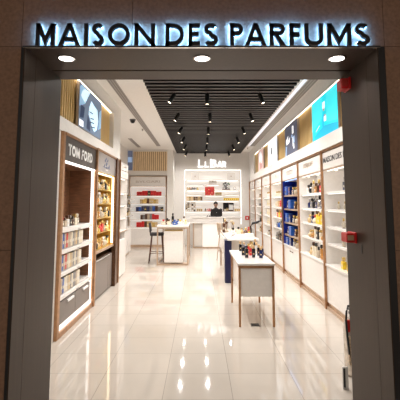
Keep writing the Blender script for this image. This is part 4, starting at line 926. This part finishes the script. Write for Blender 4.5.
for i, (x, y, k, w_, h, c1, c2) in enumerate(((.75, 9.9, 'square', .10, .11, 'white', 'cream'), (.78, 9.55, 'square', .09, .16, 'white', 'black'), (.92, 9.7, 'square', .10, .17, 'cream', 'black'), (1.02, 9.9, 'ball', .09, .14, 'tan', 'gold'), (1.08, 9.6, 'ball', .11, .16, 'brown', 'gold'), (1.17, 9.75, 'square', .06, .17, 'red', 'red'), (1.12, 9.25, 'ball', .10, .12, 'yellow', 'gold'))):
    good(k, (x, y, T2+.0008), w_, w_*.6, h, c1, c2, f"{SHAPEW[k]} {NM[c1]} perfume bottle, {ORD[i]} from left on navy panel table", 'bottles on navy panel table')
a = B(); a.box(.98, 1.16, 8.75, 9.0, T2+.001, T2+.08, LACQ, .004); tag(a.obj('white_box'), 'small plain white box on the front right of the navy panel table', 'box')
a = B(); a.tube([(.70, 9.0, T2+.012), (.78, 9.35, T2+.012)], .01, C['brown'], 6); a.box(.62, .80, 8.75, 9.45, T2+.0005, T2+.002, LACQ); tag(a.obj('tester_strip_pad'), 'white pad with a brown pen on the navy panel table', 'pad')
t = thing('twig_ornament', 'black curved twig ornament with red berry on the navy panel table', 'ornament', (1.24, 9.7, T2))
a = B(); a.tube([(1.19, 9.4, T2+.02), (1.18, 9.42, T2+.20), (1.22, 9.42, T2+.27), (1.32, 9.42, T2+.29), (1.39, 9.42, T2+.32)], [.014, .016, .028, .03, .02], BLACK); a.obj('twig', t)
a = B(); a.tube([(1.19, 9.40, T2+.0), (1.19, 9.4, T2+.03)], .03, BLACK); a.obj('twig_foot', t)

# left table with stool
t = thing('display_table', 'high white display table in a copper frame beside the dark bar stool', 'table', (-.735, 11.7, 0))
a = B(); a.box(-1.16, -.31, 10.86, 12.6, 1.0, 1.05, LACQ, .005); a.obj('table_top', t)
a = B(); a.box(-.965, -.46, 10.95, 12.4, .06, .90, LACQ, .004); a.box(-.95, -.475, 10.97, 12.38, .90, .999, PANEL); a.obj('storage_box', t)
for s_, (xa) in (('l', -1.155), ('r', -.345)):
    a = B(); a.box(xa, xa+.035, 10.87, 10.91, 0, 1.0, PALECOP); a.box(xa, xa+.035, 12.52, 12.56, 0, 1.0, PALECOP); a.box(xa, xa+.035, 10.91, 12.52, 0, .03, PALECOP); a.obj('leg_frame', t)
a = B(); a.box(-1.12, -.345, 10.87, 10.91, 0, .04, PALECOP); a.box(-1.12, -.345, 10.90, 11.2, 0, .035, PALECOP); a.obj('cross_rail', t)
a = B(); a.box(-1.12, -.345, 10.875, 10.905, .965, .998, PALECOP); a.obj('cross_rail', t)
a = B(); a.box(-.96, -.46, 10.945, 10.95, .90, .93, C['gold']); a.obj('gold_strip', t)
for i, (x, y, k, w_, h, c1, c2) in enumerate(((-1.02, 11.3, 'square', .11, .14, 'cream', 'red'), (-.93, 11.5, 'square', .10, .17, 'brown', 'black'), (-.86, 11.2, 'square', .10, .15, 'cream', 'brown'), (-.80, 11.9, 'slim', .07, .30, 'black', 'black'), (-.70, 11.2, 'square', .11, .14, 'blue', 'blue'), (-.62, 11.5, 'square', .10, .15, 'blue', 'silver'), (-.55, 11.2, 'square', .10, .14, 'white', 'yellow'), (-.46, 11.6, 'slim', .07, .22, 'white', 'brown'), (-.40, 11.3, 'square', .08, .13, 'cream', 'yellow'))):
    good(k, (x, y, 1.051), w_, w_*.6, h, c1, c2, f"{SHAPEW[k]} {NM[c1]} perfume bottle, {ORD[i]} from left on the high copper framed table", 'bottles on the high table')
a = B(); a.box(-.90, -.74, 11.7, 11.73, 1.051, 1.10, C['grey'], .003); tag(a.obj('price_stand'), 'small grey stand among bottles on the high table', 'stand')

def stool(loc, rz, seatm, legm, label, sz=.76):
    t = thing('bar_stool', label, 'stool', (0, 0, 0))
    a = B(); a.box(-.19, .19, -.19, .19, sz-.02, sz+.06, seatm, .03, seg=3); a.obj('seat', t)
    a = B(); a.box(-.215, -.165, -.19, .19, sz+.08, sz+.34, seatm, .022, rot=(0, -.12, 0), seg=3); a.obj('backrest', t)
    a = B()
    for s in (-1, 1): a.tube([(-.17, s*.13, sz), (-.20, s*.13, sz+.12)], .012, legm)
    a.obj('back_support', t)
    for sx in (-1, 1):
        for sy in (-1, 1):
            a = B(); a.tube([(sx*.14, sy*.14, sz-.02), (sx*.21, sy*.21, .0)], [.016, .011], legm); a.obj('leg', t)
    a = B()
    c4 = [(-.182, -.182), (.182, -.182), (.182, .182), (-.182, .182)]
    for (p, q) in zip(c4, c4[1:]+c4[:1]): a.tube([(p[0], p[1], .27), (q[0], q[1], .27)], .009, legm)
    a.obj('foot_rail', t)
    t.location = loc; t.rotation_euler = (0, 0, rz)
    return t
stool((-1.215, 11.45, 0), .06, SEATM, mat('walnut_leg', (.12, .04, .02), .35, .3), 'dark grey bar stool with thin brown legs left of the high table')
stool((.74, 11.75, 0), .2, CREAMV, PALECOP, 'cream bar stool with pale copper legs behind the navy panel table', sz=.74)

# ------------------------------------------------------------------ cameras, world
wd = bpy.data.worlds.new('mall_air'); S.world = wd; wd.use_nodes = True
bg = wd.node_tree.nodes['Background']; bg.inputs['Color'].default_value = (1.0, .84, .70, 1); bg.inputs['Strength'].default_value = .42
for ob in list(bpy.data.objects):
    if '_w' in ob.keys(): del ob['_w']
cd = bpy.data.cameras.new('camera'); cam = bpy.data.objects.new('camera', cd); COL.objects.link(cam)
cam.location = (0, 0, 1.65); cam.rotation_euler = (PI/2+math.atan(44/400), 0, 0)
cd.sensor_width = 36; cd.lens = 36; cd.shift_y = -41/400; cd.clip_start = .05
S.camera = cam
S.view_settings.view_transform = 'Standard'; S.view_settings.look = 'None'; S.view_settings.exposure = 0.0; S.view_settings.gamma = 1; S.view_settings.use_curve_mapping = False
